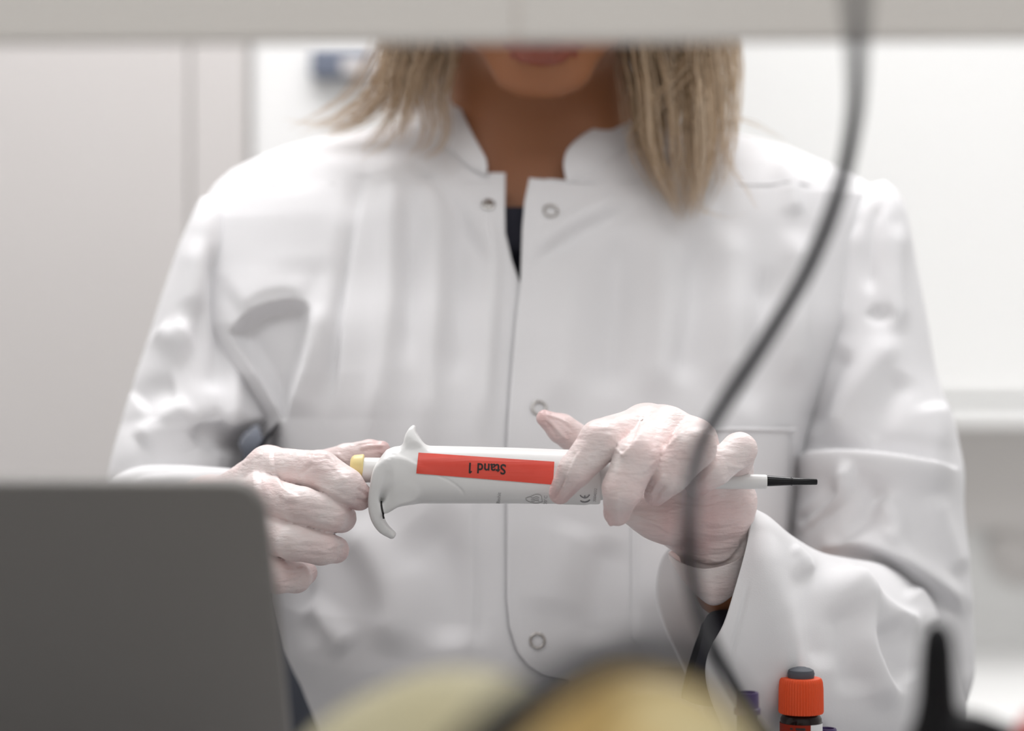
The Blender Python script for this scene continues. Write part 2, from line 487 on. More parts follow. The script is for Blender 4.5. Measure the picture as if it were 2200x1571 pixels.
for sx in (-.44, .44):
    box('post', (sx - .012, dS + .10, BZ), (sx + .012, dS + .13, 1.2215), M['leaf_steel'], r, .002)
    box('bracket', (sx - .012, dS + .0125, 1.18), (sx + .012, dS + .0995, 1.2215), M['leaf_steel'], r, .002)

# ------------------------------------------------------------------ laptop (lid back towards the camera)
def rrect(x0, x1, z0, z1, rad, n=10, low=.006):
    pts = []
    for cx, cz, a0, rr in ((x1 - rad, z1 - rad, 0, rad), (x0 + rad, z1 - rad, 90, rad), (x0 + low, z0 + low, 180, low), (x1 - low, z0 + low, 270, low)):
        for i in range(n + 1):
            t = math.radians(a0 + 90 * i / n); pts.append((cx + rr * math.cos(t), cz + rr * math.sin(t)))
    return pts
top = P(568, 1040, .75); hinge_y = .895
zt_ = top[2]; slope = (hinge_y - .75) / (zt_ - (BZ + .015))
xr_ = top[0]; xl_ = xr_ - .325
r = empty('laptop', ((xr_ + xl_) / 2, hinge_y, BZ), 'dark grey metal laptop with its lid back to the camera, blurred at lower left', 'laptop')
pts = rrect(xl_, xr_, BZ + .0145, zt_, .0125)
th = .0048
v = []; 
for k in (0, 1):
    for (x, z) in pts:
        y = .75 + (zt_ - z) * slope
        v.append((x + (0), y + k * th, z + k * th * .6))
n = len(pts)
f = [tuple(range(n)), tuple(range(n, 2 * n))[::-1]] + [(i, i + n, (i + 1) % n + n, (i + 1) % n) for i in range(n)]
lid = link('lid', v, f, M['lid'], r, False); fix_normals(lid); bevel(lid, .0012, 3, .5)
pts2 = rrect(xl_ + .008, xr_ - .008, BZ + .03, zt_ - .008, .006)
v = [(x, .75 + (zt_ - z) * slope + th + .0004, z + th * .6) for x, z in pts2]
sc_ = link('screen', v, [tuple(range(len(v)))[::-1]], M['screen'], lid, False)
base = box('base', (xl_, hinge_y - .004, BZ + .0005), (xr_, hinge_y + .222, BZ + .0135), M['lid'], r, .004)
box('touchpad', (xl_ + .11, hinge_y + .135, BZ + .0136), (xr_ - .11, hinge_y + .205, BZ + .0139), M['lid'], base, 0)
for ry in range(5):
    for cx in range(14):
        a = xl_ + .02 + cx * .0204
        box('key', (a, hinge_y + .03 + ry * .0195, BZ + .0136), (a + .0175, hinge_y + .0465 + ry * .0195, BZ + .0148), M['key'], base, .0004)

# ------------------------------------------------------------------ black cable hanging over the shelf down to the bench
cp = [(1838, -700, .42), (1838, -250, .46), (1839, -40, .52), (1841, 90, .62), (1836, 250, .70), (1800, 420, .74), (1735, 580, .75), (1640, 740, .75), (1560, 860, .745),
      (1505, 960, .735), (1484, 1060, .71), (1480, 1160, .69), (1490, 1260, .71), (1528, 1380, .77), (1600, 1510, .83), (1680, 1640, .88), (1750, 1800, .90)]
pts = [P(*q) for q in cp]
pts += [np.array([.150, .912, BZ + .006]), np.array([.20, .915, BZ + .0030]), np.array([.32, .89, BZ + .0030]), np.array([.46, .84, BZ + .0030])]
o = tube('cable', pts, .0026, M['cable'], n=14, samples=220)
tag(o, 'black cable hanging in a long curve in front of the sleeve and gloved hand', 'cable')

# ------------------------------------------------------------------ amber vial with a red cap
dV = 1.085
cV = P(1721, 1500, dV); 
def vz(py): return P(1721, py, dV)[2]
r = empty('sample_vial', (cV[0], dV, BZ), 'dark glass vial with a ribbed orange-red cap and red and white label', 'vial')
s_ = K * dV
R_ = 46 * s_
lathe('glass_body', (cV[0], dV, BZ), (0, 0, 1), [(0.0, 0), (0.0, R_ * .9), (.002, R_ * .97), (vz(1553) - BZ, R_ * .97), (vz(1543) - BZ, R_ * .96), (vz(1537) - BZ, R_ * .88), (vz(1532) - BZ, R_ * .82), (vz(1500) - BZ, R_ * .8)], M['amber'], r, 64)
zc0 = vz(1532)
cap = lathe('cap', (cV[0], dV, zc0), (0, 0, 1), [(0, 0), (0, R_ * 1.0), (.0008, R_ * 1.035), (vz(1480) - zc0, R_ * 1.02), (vz(1466) - zc0, R_ * .995), (vz(1460) - zc0, R_ * .955), (vz(1457) - zc0, R_ * .90), (vz(1456) - zc0, R_ * .6), (vz(1457.5) - zc0, 0)], M['orange'], r, 192, 48, .00022)
lathe('stopper', (cV[0], dV, vz(1458)), (0, 0, 1), [(0, 0), (0, R_ * .60), (vz(1447) - vz(1458), R_ * .63), (vz(1440) - vz(1458), R_ * .58), (vz(1436) - vz(1458), R_ * .42), (vz(1435) - vz(1458), .003), (vz(1433.5) - vz(1458), .0025), (vz(1433) - vz(1458), 0)], M['rubber'], r, 64)
def cyl_patch(nm, cx, cy, R, a0, a1, z0, z1, m, parent, n=24):
    v = []; 
    for z in (z0, z1):
        for i in range(n + 1):
            t = math.radians(a0 + (a1 - a0) * i / n); v.append((cx + R * math.sin(t), cy - R * math.cos(t), z))
    return link(nm, v, [(i, i + 1, n + 2 + i, n + 1 + i) for i in range(n)], m, parent)
RL = R_ * .97 + .00025
lb = cyl_patch('label', cV[0], dV, RL, -110, 19, BZ + .008, vz(1552), M['redlabel'], r)
cyl_patch('label', cV[0], dV, RL, 19, 120, BZ + .008, vz(1552), M['whitelabel'], r)

def text_mesh(txt, size, bold=0.0):
    cu = bpy.data.curves.new('t', 'FONT'); cu.body = txt; cu.size = size; cu.align_x = 'CENTER'; cu.align_y = 'CENTER'; cu.resolution_u = 4; cu.offset = bold
    o = bpy.data.objects.new('t', cu); COL.objects.link(o)
    dg = bpy.context.evaluated_depsgraph_get(); dg.update()
    me = o.evaluated_get(dg).to_mesh()
    V = np.array([v.co[:] for v in me.vertices]); F = [tuple(p.vertices) for p in me.polygons]
    COL.objects.unlink(o); bpy.data.objects.remove(o); bpy.data.curves.remove(cu)
    return V, F
# only the illegible dark lines of print that the photograph shows
for (py, a0, a1, hh) in ((1560, -38, -30, 4), (1560, -22, 4, 5), (1576, -60, -22, 3), (1584, -48, -6, 4)):
    cyl_patch('print_line', cV[0], dV, RL + .0001, a0, a1, vz(py + hh / 2), vz(py - hh / 2), M['ink'], lb, 8)

# tubes with purple caps beside it
def cap_tube(px, py, dist, rpx, label):
    c = P(px, py, dist); R = rpx * K * dist
    r = empty('sample_tube', (c[0], dist, BZ), label, 'tube')
    h = c[2] - BZ
    lathe('tube_body', (c[0], dist, BZ), (0, 0, 1), [(0, 0), (0, R * .5), (.003, R * .85), (.006, R * .9), (h - .011, R * .9), (h - .010, 0)], M['tube'], r, 40)
    lathe('cap', (c[0], dist, BZ + h - .0105), (0, 0, 1), [(0, 0), (0, R * 1.15), (.0025, R * 1.15), (.003, R * 1), (.0098, R * .98), (.0105, R * .9), (.0105, R * .72), (.0085, R * .68), (.0085, 0)], M['purple'], r, 40)
cap_tube(1606, 1487, 1.035, 25, 'dark sample tube with a purple cap standing left of the vial')
cap_tube(1776, 1565, 1.12, 22, 'purple-capped sample tube peeping out low at the right of the vial')

# ------------------------------------------------------------------ yellow things close to the camera
def blob(nm, prims, h, m, parent=None, k=.01, noise=0):
    lo = np.min([np.minimum(p[0], p[1]) - max(p[2], p[3]) for p in prims], axis=0) - .006
    hi = np.max([np.maximum(p[0], p[1]) + max(p[2], p[3]) for p in prims], axis=0) + .006
    G, ax = grid(lo, hi, h); D = None
    for a, b, ra, rb in prims:
        s = seg(G, a, b, ra, rb); D = s if D is None else smin(D, s, k)
    V, F = surfnet(D, ax); V = relax(V, F, 2)
    if noise: V = V + vnorm(V, F) * (vnoise(V, 90, 3) * noise)[:, None]
    return link(nm, V, F, m, parent)
dY = .50
def Y(px, py, d=dY): return P(px, py, d)
r = empty('yellow_pouch', (*Y(1340, 1600)[:2], BZ), 'rounded yellow and amber pouch rimmed by a black strap, blurred at bottom centre', 'pouch')
zb = BZ + .041
c0 = Y(1345, 1808); 
blob('body', [(c0, [c0[0], dY, zb], .0395, .040), (c0 + np.array([-.006, 0, -.012]), [c0[0] - .01, dY, zb], .039, .038)], .0035, M['sponge'], r, .012, .0012)
sp = [Y(870, 1850, .444), Y(950, 1700, .446), Y(1030, 1610, .447), Y(1110, 1535, .450), Y(1205, 1465, .465), Y(1320, 1412, .49), Y(1440, 1408, .495), Y(1540, 1455, .495), Y(1610, 1540, .49), Y(1650, 1650, .485), Y(1660, 1900, .48)]
tube('strap', sp, [.0050, .0052, .0054, .0052, .0046, .0038, .0028, .0018, .001, .001, .001], M['cable'], r, 10, 90)
r = empty('yellow_bag', (*Y(960, 1600, .60)[:2], BZ), 'pale yellow soft bag left of the black strap, blurred at bottom', 'bag')
c0 = P(1000, 1775, .60); c1 = P(850, 1820, .60)
blob('body', [(c0, [c0[0], .60, BZ + .045], .0436, .044), (c1, [c1[0], .60, BZ + .038], .0365, .038)], .0035, mat('pale_yellow_fabric', (.46, .425, .29), .8, vary=((.44, .395, .24), 20, .7)), r, .02, .0012)
c = P(742, 1556, .67)
o = lathe('dropper_cap', (c[0], c[1], BZ), (0, 0, 1), [(0, 0), (0, .012), (c[2] - BZ - .02, .012), (c[2] - BZ - .016, .009), (c[2] - BZ - .003, .0035), (c[2] - BZ, .002), (c[2] - BZ, 0)], M['cream'], n=32)
tag(o, 'small cream dropper bottle at the left end of the yellow bag', 'bottle')

# black clamp stand at the right edge
dK = .69
a = P(2014, 1335, dK); s_ = K * dK
r = empty('clamp_stand', (a[0], dK, BZ), 'black pointed stand with a side arm, blurred at the lower right corner', 'stand')
hz = lambda py: P(0, py, dK)[2] - BZ - .0081
lathe('rod', (a[0], dK, BZ + .0081), (0, 0, 1), [(0, 0), (0, 70 * s_), (hz(1590), 66 * s_), (hz(1545), 50 * s_), (hz(1500), 42 * s_), (hz(1400), 37 * s_), (hz(1365), 32 * s_), (hz(1348), 22 * s_), (hz(1338), 10 * s_), (hz(1335), 0)], M['black'], r, 40)
box('base_plate', (a[0] - .03, dK - .05, BZ + .0002), (a[0] + .08, dK + .03, BZ + .008), M['black'], r, .002)
tube('arm', [P(2030, 1600, dK), P(2090, 1592, dK), P(2170, 1612, dK), P(2300, 1660, dK)], [.012, .0095, .008, .008], M['black'], r, 18, 30)
c = P(2268, 1600, .66)
lathe('knob', (c[0], c[1] - .012, c[2]), (0, 1, 0), [(0, 0), (0, .0085), (.002, .0105), (.022, .0105), (.024, .0085), (.024, 0)], M['red'], r, 40, 12, .0004)
tube('knob_screw', [(c[0], c[1] + .012, c[2]), tuple(P(2262, 1650, dK))], .003, M['black'], r, 10, 8)

# ================================================================== THE PIPETTE
dP = 1.10
SP = K * dP
def pa(px): return 1021.5 + (px - 860) * .0165            # height of its axis in the picture
h = .00062
lo = P(780, 1175, dP) - np.array([0, .021, 0]); hi = P(1300, 900, dP) + np.array([0, .021, 0])
G, ax = grid(lo, hi, h)
GX = 1100 + G[..., 0] / SP; GY = 785.5 - (G[..., 2] - ZC) / SP; GD = G[..., 1] - dP      # in picture units at the pipette's plane
def body_sdf():
    xs = [790, 815, 830, 848, 870, 900, 960, 1100, 1225, 1290, 1310]
    top = [1000, 985, 967, 959.5, 957.5, 957.5, 958.5, 962, 966.5, 968, 968]
    bot = [1040, 1062, 1074, 1080, 1082, 1082, 1082, 1082, 1083, 1084, 1084]
    T = np.interp(GX[:, 0, 0], xs, top); B = np.interp(GX[:, 0, 0], xs, bot)
    c = ((T + B) / 2)[:, None, None]; rz = ((B - T) / 2)[:, None, None] * SP
    ry = np.interp(GX[:, 0, 0], [800, 850, 1290], [.0105, .0138, .0128])[:, None, None]
    z = (GY - c) * SP
    k = ((np.abs(z) / rz) ** 2.35 + (np.abs(GD) / ry) ** 2.35) ** (1 / 2.35)
    dd = (k - 1) * np.minimum(rz, ry)
    return smax(smax(dd, (GX - 1289) * SP, .0006), (812 - GX) * SP, .006)
D = body_sdf()
def blade(path, ths, ws, D, k):
    c = cr(np.column_stack([np.array(path, float), ths, ws]), 26)
    best = None
    for i in range(len(c) - 1):
        a, b = c[i], c[i + 1]; ba = b[:2] - a[:2]
        t = np.clip(((GX - a[0]) * ba[0] + (GY - a[1]) * ba[1]) / (ba @ ba), 0, 1)
        e = np.hypot(GX - a[0] - t * ba[0], GY - a[1] - t * ba[1]) * SP
        th = (a[2] + (b[2] - a[2]) * t); ww = (a[3] + (b[3] - a[3]) * t)
        s = smax(e - th, np.abs(GD) - ww, .0018)
        best = s if best is None else np.minimum(best, s)
    return smin(D, best, k)
# the finger rest: a curved plate down the back end, and the little hook above
D = blade([(842, 985), (829, 995), (815, 1012), (808, 1045), (805, 1080), (810, 1110), (823, 1134), (842, 1149)],
          [.0018, .0021, .0024, .0026, .0028, .0028, .0025, .0020], [.009, .0125, .0135, .0135, .0125, .011, .0085, .005], D, .0050)
D = blade([(880, 1062), (855, 1072), (832, 1090)], [.0040, .0036, .0026], [.0115, .0115, .010], D, .004)
D = blade([(891, 968), (885, 947), (884, 930), (888, 919)], [.0056, .0040, .0023, .0013], [.0085, .007, .0055, .0035], D, .003)
V, F = surfnet(D, ax); V = relax(V, F, 2)
V = folds(V, F, [([(818, 1015), (826, 992), (845, 984), (868, 987), (900, 1004), (930, 1018)], .45, 5, 12),
                 ([(935, 1020), (965, 1033), (990, 1052), (1001, 1072)], -.35, 2.5, 2.5),
                 ([(1200, 1090), (1235, 1092), (1270, 1086)], .8, 12, 12)], fade=True)
root = empty('pipette', P(1100, 1021, dP), 'white handheld pipette with a red Stand 1 label held in both gloved hands', 'pipette')
body = link('handle', V, F, M['plastic'], root)
bvh = BVHTree.FromPolygons([tuple(v) for v in V], [tuple(f) for f in F.tolist()])
def drape(Vp, lift):
    """picture points at the pipette's plane -> points lying on the handle's front"""
    out = []
    for x, y in Vp:
        p = P(x, y, dP); h_ = bvh.ray_cast(Vector((p[0], dP - .04, p[2])), Vector((0, 1, 0)))
        q = h_[0] + h_[1] * lift * (1 if h_[1].y < 0 else -1) if h_[0] is not None else Vector((p[0], dP - .013, p[2]))
        out.append(q[:])
    return out
# red label
n1, n2 = 44, 12
tl, tr, br_, bl = np.array([901, 971.5]), np.array([1190, 990.5]), np.array([1187, 1038.5]), np.array([897, 1014.5])
vp = []
for j in range(n2):
    for i in range(n1):
        s, t = i / (n1 - 1), j / (n2 - 1)
        vp.append((tl * (1 - s) + tr * s) * (1 - t) + (bl * (1 - s) + br_ * s) * t)
rl = link('label_tape', drape(vp, .0003), [(j * n1 + i, (j + 1) * n1 + i, (j + 1) * n1 + i + 1, j * n1 + i + 1) for j in range(n2 - 1) for i in range(n1 - 1)], M['redtape'], body)
def text_on_pipette(nm, txt, size_px, cx, cy, rot, m, parent, lift, sx=1.0, sy=1.0, bold=0):
    V_, F_ = text_mesh(txt, 1.0, bold)
    a = math.radians(rot); out = []
    for x, y, _ in V_:
        X, Y_ = x * size_px * sx, -y * size_px * sy
        out.append((cx + X * math.cos(a) - Y_ * math.sin(a), cy + X * math.sin(a) + Y_ * math.cos(a)))
    o = link(nm, drape(out, lift), F_, m, parent, False)
    return o
text_on_pipette('lettering', 'Stand 1', 30, 1045.5, 1003.5, 182.5, M['ink'], rl, .00055, .93, .98, .018)
text_on_pipette('print', 'Biohit', 11, 1072, 1068, -84, M['print'], body, .0002)
text_on_pipette('print', '3004032', 8.5, 1277, 1061, -86, M['print'], body, .0002)
text_on_pipette('print', '20°C', 10, 1172, 1072, -88, M['print'], body, .0002)
def line_on_pipette(nm, pts, wpx, m, parent, n=24, lift=.0002):
    c = smoothpoly(pts, n); T = np.gradient(c, axis=0); T /= np.linalg.norm(T, axis=1)[:, None]
    nn = np.stack([-T[:, 1], T[:, 0]], 1) * wpx / 2
    vp = np.concatenate([c + nn, c - nn])
    return link(nm, drape(vp, lift), [(i, i + 1, n + i + 1, n + i) for i in range(n - 1)], m, parent, False)
# autoclave mark and CE mark, printed sideways
line_on_pipette('print', [(1165, 1076), (1150, 1080), (1133, 1074), (1130, 1068), (1140, 1064), (1152, 1059), (1161, 1061), (1164, 1070), (1165, 1076)], 1.3, M['print'], body, 40)
for yy in (1066, 1070, 1074): line_on_pipette('print', [(1140, yy), (1145, yy + 1.5), (1151, yy - 1), (1158, yy + .5)], 1.2, M['print'], body, 16)
line_on_pipette('print', [(1246, 1073), (1250, 1076), (1256, 1076.5), (1262, 1075), (1266, 1071)], 2.6, M['plastic_line'], body, 20)
line_on_pipette('print', [(1245, 1061), (1249, 1065), (1255, 1067), (1261, 1065), (1265, 1060)], 2.6, M['plastic_line'], body, 20)
line_on_pipette('lettering', [(1010, 1014.5), (1014.5, 1010)], 2.6, M['ink'], rl, 6, .00055)
line_on_pipette('print', [(1255, 1067), (1255, 1061.5)], 2.3, M['plastic_line'], body, 6)
# dark slot in the finger rest
line_on_pipette('slot', [(821, 1075), (823, 1090), (826, 1103), (828, 1111)], 4.2, M['ink'], body, 12, .00015)
ax_ = lambda px: P(px, pa(px), dP)
X_ = (1, 0, -.0165)
def px_len(a): return a * SP
# plunger and its yellow button
q = P(780, 1010, dP + .004)
lathe('plunger', q, X_, [(0, 0), (0, 26 * SP), (px_len(3), 27 * SP), (px_len(60), 27 * SP), (px_len(61), 0)], M['plastic'], root, 48)
q = P(753, 1004, dP + .004)
lathe('button', q, X_, [(0, 0), (0, 17 * SP), (px_len(3), 23 * SP), (px_len(8), 26.5 * SP), (px_len(27), 28.5 * SP), (px_len(29), 27 * SP), (px_len(29), 0)], M['yellowcap'], root, 48)
# neck, shaft and black tip cone
q = P(1285, 1030, dP)
lathe('neck', q, X_, [(0, 0), (0, 46 * SP), (px_len(14), 44 * SP), (px_len(40), 30 * SP), (px_len(90), 21 * SP), (px_len(110), 0)], M['plastic'], root, 48)
q = P(1370, 1031, dP)
lathe('shaft', q, X_, [(0, 0), (0, 20 * SP), (px_len(100), 18 * SP), (px_len(274), 15.6 * SP), (px_len(277), 14.6 * SP), (px_len(277), 0)], M['plastic'], root, 48)
q = P(1646, 1033.5, dP)
lathe('tip_cone', q, (1, 0, -.02), [(0, 0), (0, 11 * SP), (px_len(4), 11.8 * SP), (px_len(52), 8.6 * SP), (px_len(53), 9.2 * SP), (px_len(56), 9.2 * SP), (px_len(57), 8.2 * SP), (px_len(108), 6.6 * SP), (px_len(109.5), 5.6 * SP), (px_len(109.5), 0)], M['gloss_black'], root, 48)

# ================================================================== THE PERSON
person = empty('person', (0.02, 1.40, 0), 'blonde person in a white lab coat and pale gloves holding a white pipette', 'person')

# ---- the hands as chains of (px, py, distance, radius in mm)
LH = dict(
    fingers=[
        [(575, 1003, 1.128, 10.5), (688, 1011, 1.098, 10.2), (742, 1045, 1.090, 9.4), (772, 1067, 1.098, 7.2)],
        [(560, 1068, 1.112, 11), (650, 1087, 1.084, 9.6), (708, 1105, 1.090, 9.0), (733, 1113, 1.104, 8.0)],
        [(550, 1135, 1.108, 11), (632, 1166, 1.082, 9.3), (690, 1177, 1.090, 8.8), (721, 1181, 1.102, 7.2)],
        [(550, 1195, 1.112, 10), (597, 1238, 1.090, 8.6), (636, 1241, 1.100, 7.8), (656, 1231, 1.114, 6.4)]],
    thumb=[(590, 1060, 1.165, 14), (655, 1018, 1.165, 10.5), (745, 985, 1.142, 7.8), (795, 971, 1.136, 6.6), (820, 965, 1.134, 4.5)],
    wrist=(455, 1110, 1.165, 21), palm_k=.010)
RH = dict(
    fingers=[
        [(1385, 915, 1.105, 10.5), (1290, 948, 1.070, 11.0), (1237, 1010, 1.068, 8.8), (1203, 1060, 1.076, 5.8)],
        [(1432, 925, 1.098, 11.5), (1367, 985, 1.062, 11.0), (1337, 1050, 1.060, 10.2), (1325, 1100, 1.070, 7.0)],
        [(1490, 950, 1.098, 11.5), (1490, 962, 1.062, 11.2), (1440, 1020, 1.066, 9.6), (1408, 1064, 1.078, 5.8)],
        [(1575, 1010, 1.118, 9.5), (1588, 966, 1.085, 8.8), (1535, 1010, 1.078, 8.4), (1497, 1042, 1.080, 6.4)]],
    thumb=[(1480, 1115, 1.128, 19), (1390, 1075, 1.140, 15), (1262, 962, 1.152, 9.0), (1205, 920, 1.142, 8.0), (1170, 898, 1.138, 4.6)],
    wrist=(1540, 1160, 1.135, 20), palm_k=.010)

def hand_sdf(G, Hd, shrink=0.0, arm=None, palm_extra=()):
    def pr(q): return P(q[0], q[1], q[2]), q[3] * .001 - shrink
    wr, wrr = pr(Hd['wrist'])
    palm = None
    for i, f in enumerate(Hd['fingers']):
        a, ra = pr(f[0]); s = seg(G, a, wr, ra, wrr * .72)
        palm = s if palm is None else smin(palm, s, Hd['palm_k'])
    for q0, q1 in palm_extra:
        a, ra = pr(q0); b, rb = pr(q1); palm = smin(palm, seg(G, a, b, ra, rb), .008)
    if arm:
        prev, pr_ = wr, wrr
        for q in arm:
            b, rb = pr(q); palm = smin(palm, seg(G, prev, b, pr_, rb), .008); prev, pr_ = b, rb
    out = palm
    chains = Hd['fingers'] + [Hd['thumb']]
    for i, f in enumerate(chains):
        c = None
        for q0, q1 in zip(f[:-1], f[1:]):
            a, ra = pr(q0); b, rb = pr(q1); s = seg(G, a, b, ra, rb)
            c = s if c is None else smin(c, s, .0016)
        out = np.minimum(out, smin(palm, c, .005))
    return out

def chain_bounds(Hd, extra=()):
    pts = [q for f in Hd['fingers'] + [Hd['thumb']] for q in f] + [Hd['wrist']] + list(extra)
    A = np.array([P(*q[:3]) for q in pts]); R = np.array([q[3] * .001 for q in pts])[:, None]
    return (A - R).min(0) - .004, (A + R).max(0) + .004

LARM = [(400, 1150, 1.205, 24), (345, 1180, 1.255, 26)]
RARM = [(1548, 1215, 1.142, 17.5), (1556, 1262, 1.15, 17)]
RPALM = [((1415, 1095, 1.118, 15), (1560, 1105, 1.120, 13)), ((1480, 1060, 1.123, 12), (1585, 1075, 1.123, 9)), ((1340, 1090, 1.112, 7), (1440, 1120, 1.112, 12))]
def make_glove(Hd, arm, extra, label, creases, planes, name='glove'):
    lo, hi = chain_bounds(Hd, arm)
    G, ax = grid(lo, hi, .00085)
    D = hand_sdf(G, Hd, 0, arm, extra)
    for pt, nrm in planes:
        nrm = np.array(nrm, float); nrm /= np.linalg.norm(nrm)
        D = smax(D, (G - np.array(pt)) @ nrm, .0012)
    V, F = surfnet(D, ax); V = relax(V, F, 2)
    V = folds(V, F, [(p, a * 1.45, b, c) for p, a, b, c in creases])
    N = vnorm(V, F)
    V = V + N * (vnoise(V, 160, 5) * .00035 + vnoise(V * np.array([1, 1, 2.2]), 420, 8) * .00014)[:, None]
    o = link(name, V, F, M['glove'], person)
    # the latex is stretched thin over the fingertips and the heel of the hand: skin shows through it there
    st = np.zeros(len(V))
    for f in Hd['fingers'] + [Hd['thumb']]:
        t_ = P(*f[-1][:3]); st = np.maximum(st, .75 * np.exp(-(np.linalg.norm(V - t_, axis=1) / .0105) ** 2))
    if extra:
        t_ = P(1490, 1130, 1.105); st = np.maximum(st, .55 * np.exp(-(np.linalg.norm(V - t_, axis=1) / .026) ** 4))
    st = np.clip(st * (1 + .5 * vnoise(V, 260, 3)), 0, 1)
    o.data.attributes.new('stretch', 'FLOAT', 'POINT').data.foreach_set('value', st.astype(np.float32))
    o['label'] = label
    return o
LC = [([(583, 962), (584, 990), (592, 1020), (606, 1046), (625, 1062), (650, 1072)], 1.3, 2.5, 16),
      ([(545, 1000), (546, 1060), (548, 1110)], .35, 4, 4), ([(556, 975), (560, 1040), (572, 1085)], -.3, 6, 6),
      ([(665, 1035), (700, 1050), (745, 1075), (780, 1090)], .4, 4, 6), ([(690, 985), (715, 1000), (750, 1040)], .25, 4, 5),
      ([(695, 975), (712, 985), (722, 1000)], .6, 4, 4), ([(720, 972), (735, 985), (748, 996)], .5, 3, 3),
      ([(640, 1020), (660, 1008), (672, 992)], -.5, 5, 5), ([(600, 1060), (620, 1072), (645, 1075)], .3, 4, 4),
      ([(650, 1105), (690, 1120), (740, 1130)], .3, 4, 6), ([(655, 1090), (700, 1095), (745, 1102)], -.3, 4, 6), 
      ([(640, 1160), (690, 1165), (738, 1166)], .3, 4, 5), ([(650, 1190), (700, 1195), (735, 1190)], -.35, 4, 5),
      ([(700, 1180), (730, 1170), (744, 1176)], .5, 3, 3), ([(765, 1050), (785, 1060), (793, 1070)], -.6, 3, 3), ([(762, 1072), (780, 1076), (793, 1078)], -.7, 3, 3),
      ([(450, 1030), (500, 1022), (540, 1030)], -.3, 6, 6), ([(420, 1045), (470, 1040), (530, 1065)], .3, 6, 6),
      ([(770, 962), (800, 958), (832, 958)], .6, 2.5, 3), ([(768, 972), (800, 966), (828, 963)], -.6, 2.5, 2.5), ([(735, 965), (760, 955), (800, 950)], .3, 3, 3),
      ([(600, 1225), (630, 1226), (660, 1218)], .7, 3, 3), ([(600, 1255), (630, 1248), (655, 1240)], -.5, 3, 3)]
RC = [([(1379, 888), (1376, 915), (1366, 945), (1345, 972), (1325, 985)], 1.3, 16, 2.5),
      ([(1420, 905), (1400, 960), (1385, 985)], -.3, 10, 8),
      ([(1205, 1070), (1218, 1030), (1236, 990), (1252, 960)], .7, 3, 7), ([(1187, 1078), (1204, 1048), (1222, 1018)], -.7, 3, 5), ([(1200, 1082), (1225, 1055), (1245, 1030)], .35, 3, 4),
      ([(1330, 960), (1320, 945), (1300, 930)], .25, 4, 4),
      ([(1318, 960), (1335, 975), (1345, 985)], .5, 3, 3),
      ([(1305, 1105), (1310, 1122), (1318, 1130)], .8, 3, 3), ([(1330, 1060), (1325, 1095), (1330, 1125)], .4, 4, 5),
      ([(1395, 1070), (1408, 1045), (1430, 1015)], .6, 3, 5), ([(1404, 1082), (1420, 1055), (1432, 1040)], -.6, 3, 4),
      ([(1472, 925), (1445, 950), (1418, 980)], .4, 4, 5), ([(1380, 1020), (1395, 1000), (1410, 990)], .5, 3, 3),
      ([(1500, 1045), (1525, 1015), (1550, 1000)], .4, 3, 4), ([(1560, 1000), (1585, 1005), (1600, 1000)], .5, 3, 3), ([(1515, 1035), (1545, 1030), (1575, 1010)], -.4, 3, 4),
      ([(1164, 893), (1185, 908), (1205, 930), (1222, 950)], .9, 3, 4), ([(1164, 890), (1195, 898), (1230, 915)], .6, 2.5, 3), ([(1175, 905), (1190, 930), (1200, 950)], -.5, 4, 4), ([(1180, 892), (1205, 905), (1235, 930)], -.4, 3, 3),
      ([(1440, 1060), (1500, 1072), (1560, 1062)], .5, 3, 4), ([(1440, 1075), (1510, 1085), (1570, 1070)], -.4, 3, 4),
      ([(1470, 1200), (1510, 1218), (1555, 1215), (1590, 1185), (1602, 1150)], -1.3, 5, 5), ([(1460, 1208), (1510, 1232), (1560, 1230), (1598, 1195)], .8, 4, 4),
      ([(1350, 1100), (1400, 1120), (1450, 1150)], .4, 4, 4), ([(1360, 1120), (1400, 1130), (1440, 1150)], -.4, 4, 4)]
for k in range(7):
    yy = 1115 + k * 14
    RC.append(([(1500 + k * 3, yy + 4), (1545, yy + 7), (1590 - k * 2, yy - 2)], .28 * (-1) ** k, 3, 3))
gl = make_glove(LH, LARM, (), 'pale pink glove on the hand at the plunger end', LC, [(P(392, 1150, 1.20), (-1, .35, .1))])
gr = make_glove(RH, RARM, RPALM, 'pale pink glove on the hand gripping the pipette barrel', RC, [(P(1545, 1252, 1.145), (.25, .15, -1))])
# rolled, flaring cuff of the right glove
q0 = [P(1604, 1165, 1.135), P(1560, 1150, 1.160), P(1490, 1170, 1.160), P(1440, 1185, 1.145), P(1455, 1205, 1.122), P(1510, 1222, 1.112), P(1570, 1210, 1.114), P(1598, 1190, 1.12)]
q1 = [P(1606, 1190, 1.135), P(1560, 1190, 1.162), P(1500, 1195, 1.162), P(1444, 1200, 1.145), P(1462, 1228, 1.122), P(1512, 1252, 1.111), P(1568, 1246, 1.113), P(1598, 1220, 1.12)]
q2 = [P(1600, 1215, 1.138), P(1560, 1215, 1.164), P(1505, 1218, 1.164), P(1462, 1225, 1.148), P(1478, 1258, 1.124), P(1520, 1288, 1.112), P(1562, 1284, 1.114), P(1590, 1252, 1.122)]
q3 = [P(1596, 1222, 1.139), P(1560, 1225, 1.163), P(1508, 1226, 1.162), P(1470, 1234, 1.148), P(1485, 1266, 1.127), P(1524, 1296, 1.116), P(1558, 1292, 1.117), P(1586, 1260, 1.124)]
V, F = loft([q0, q1, q2, q3], 80, 26)
V = V + vnorm(V, F) * (vnoise(V, 260, 4) * .0010)[:, None]
o = link('glove_cuff', V, orient(V, F, V.mean(0)), M['glove'], gr); s = o.modifiers.new('s', 'SOLIDIFY'); s.thickness = .0007; s.offset = 0

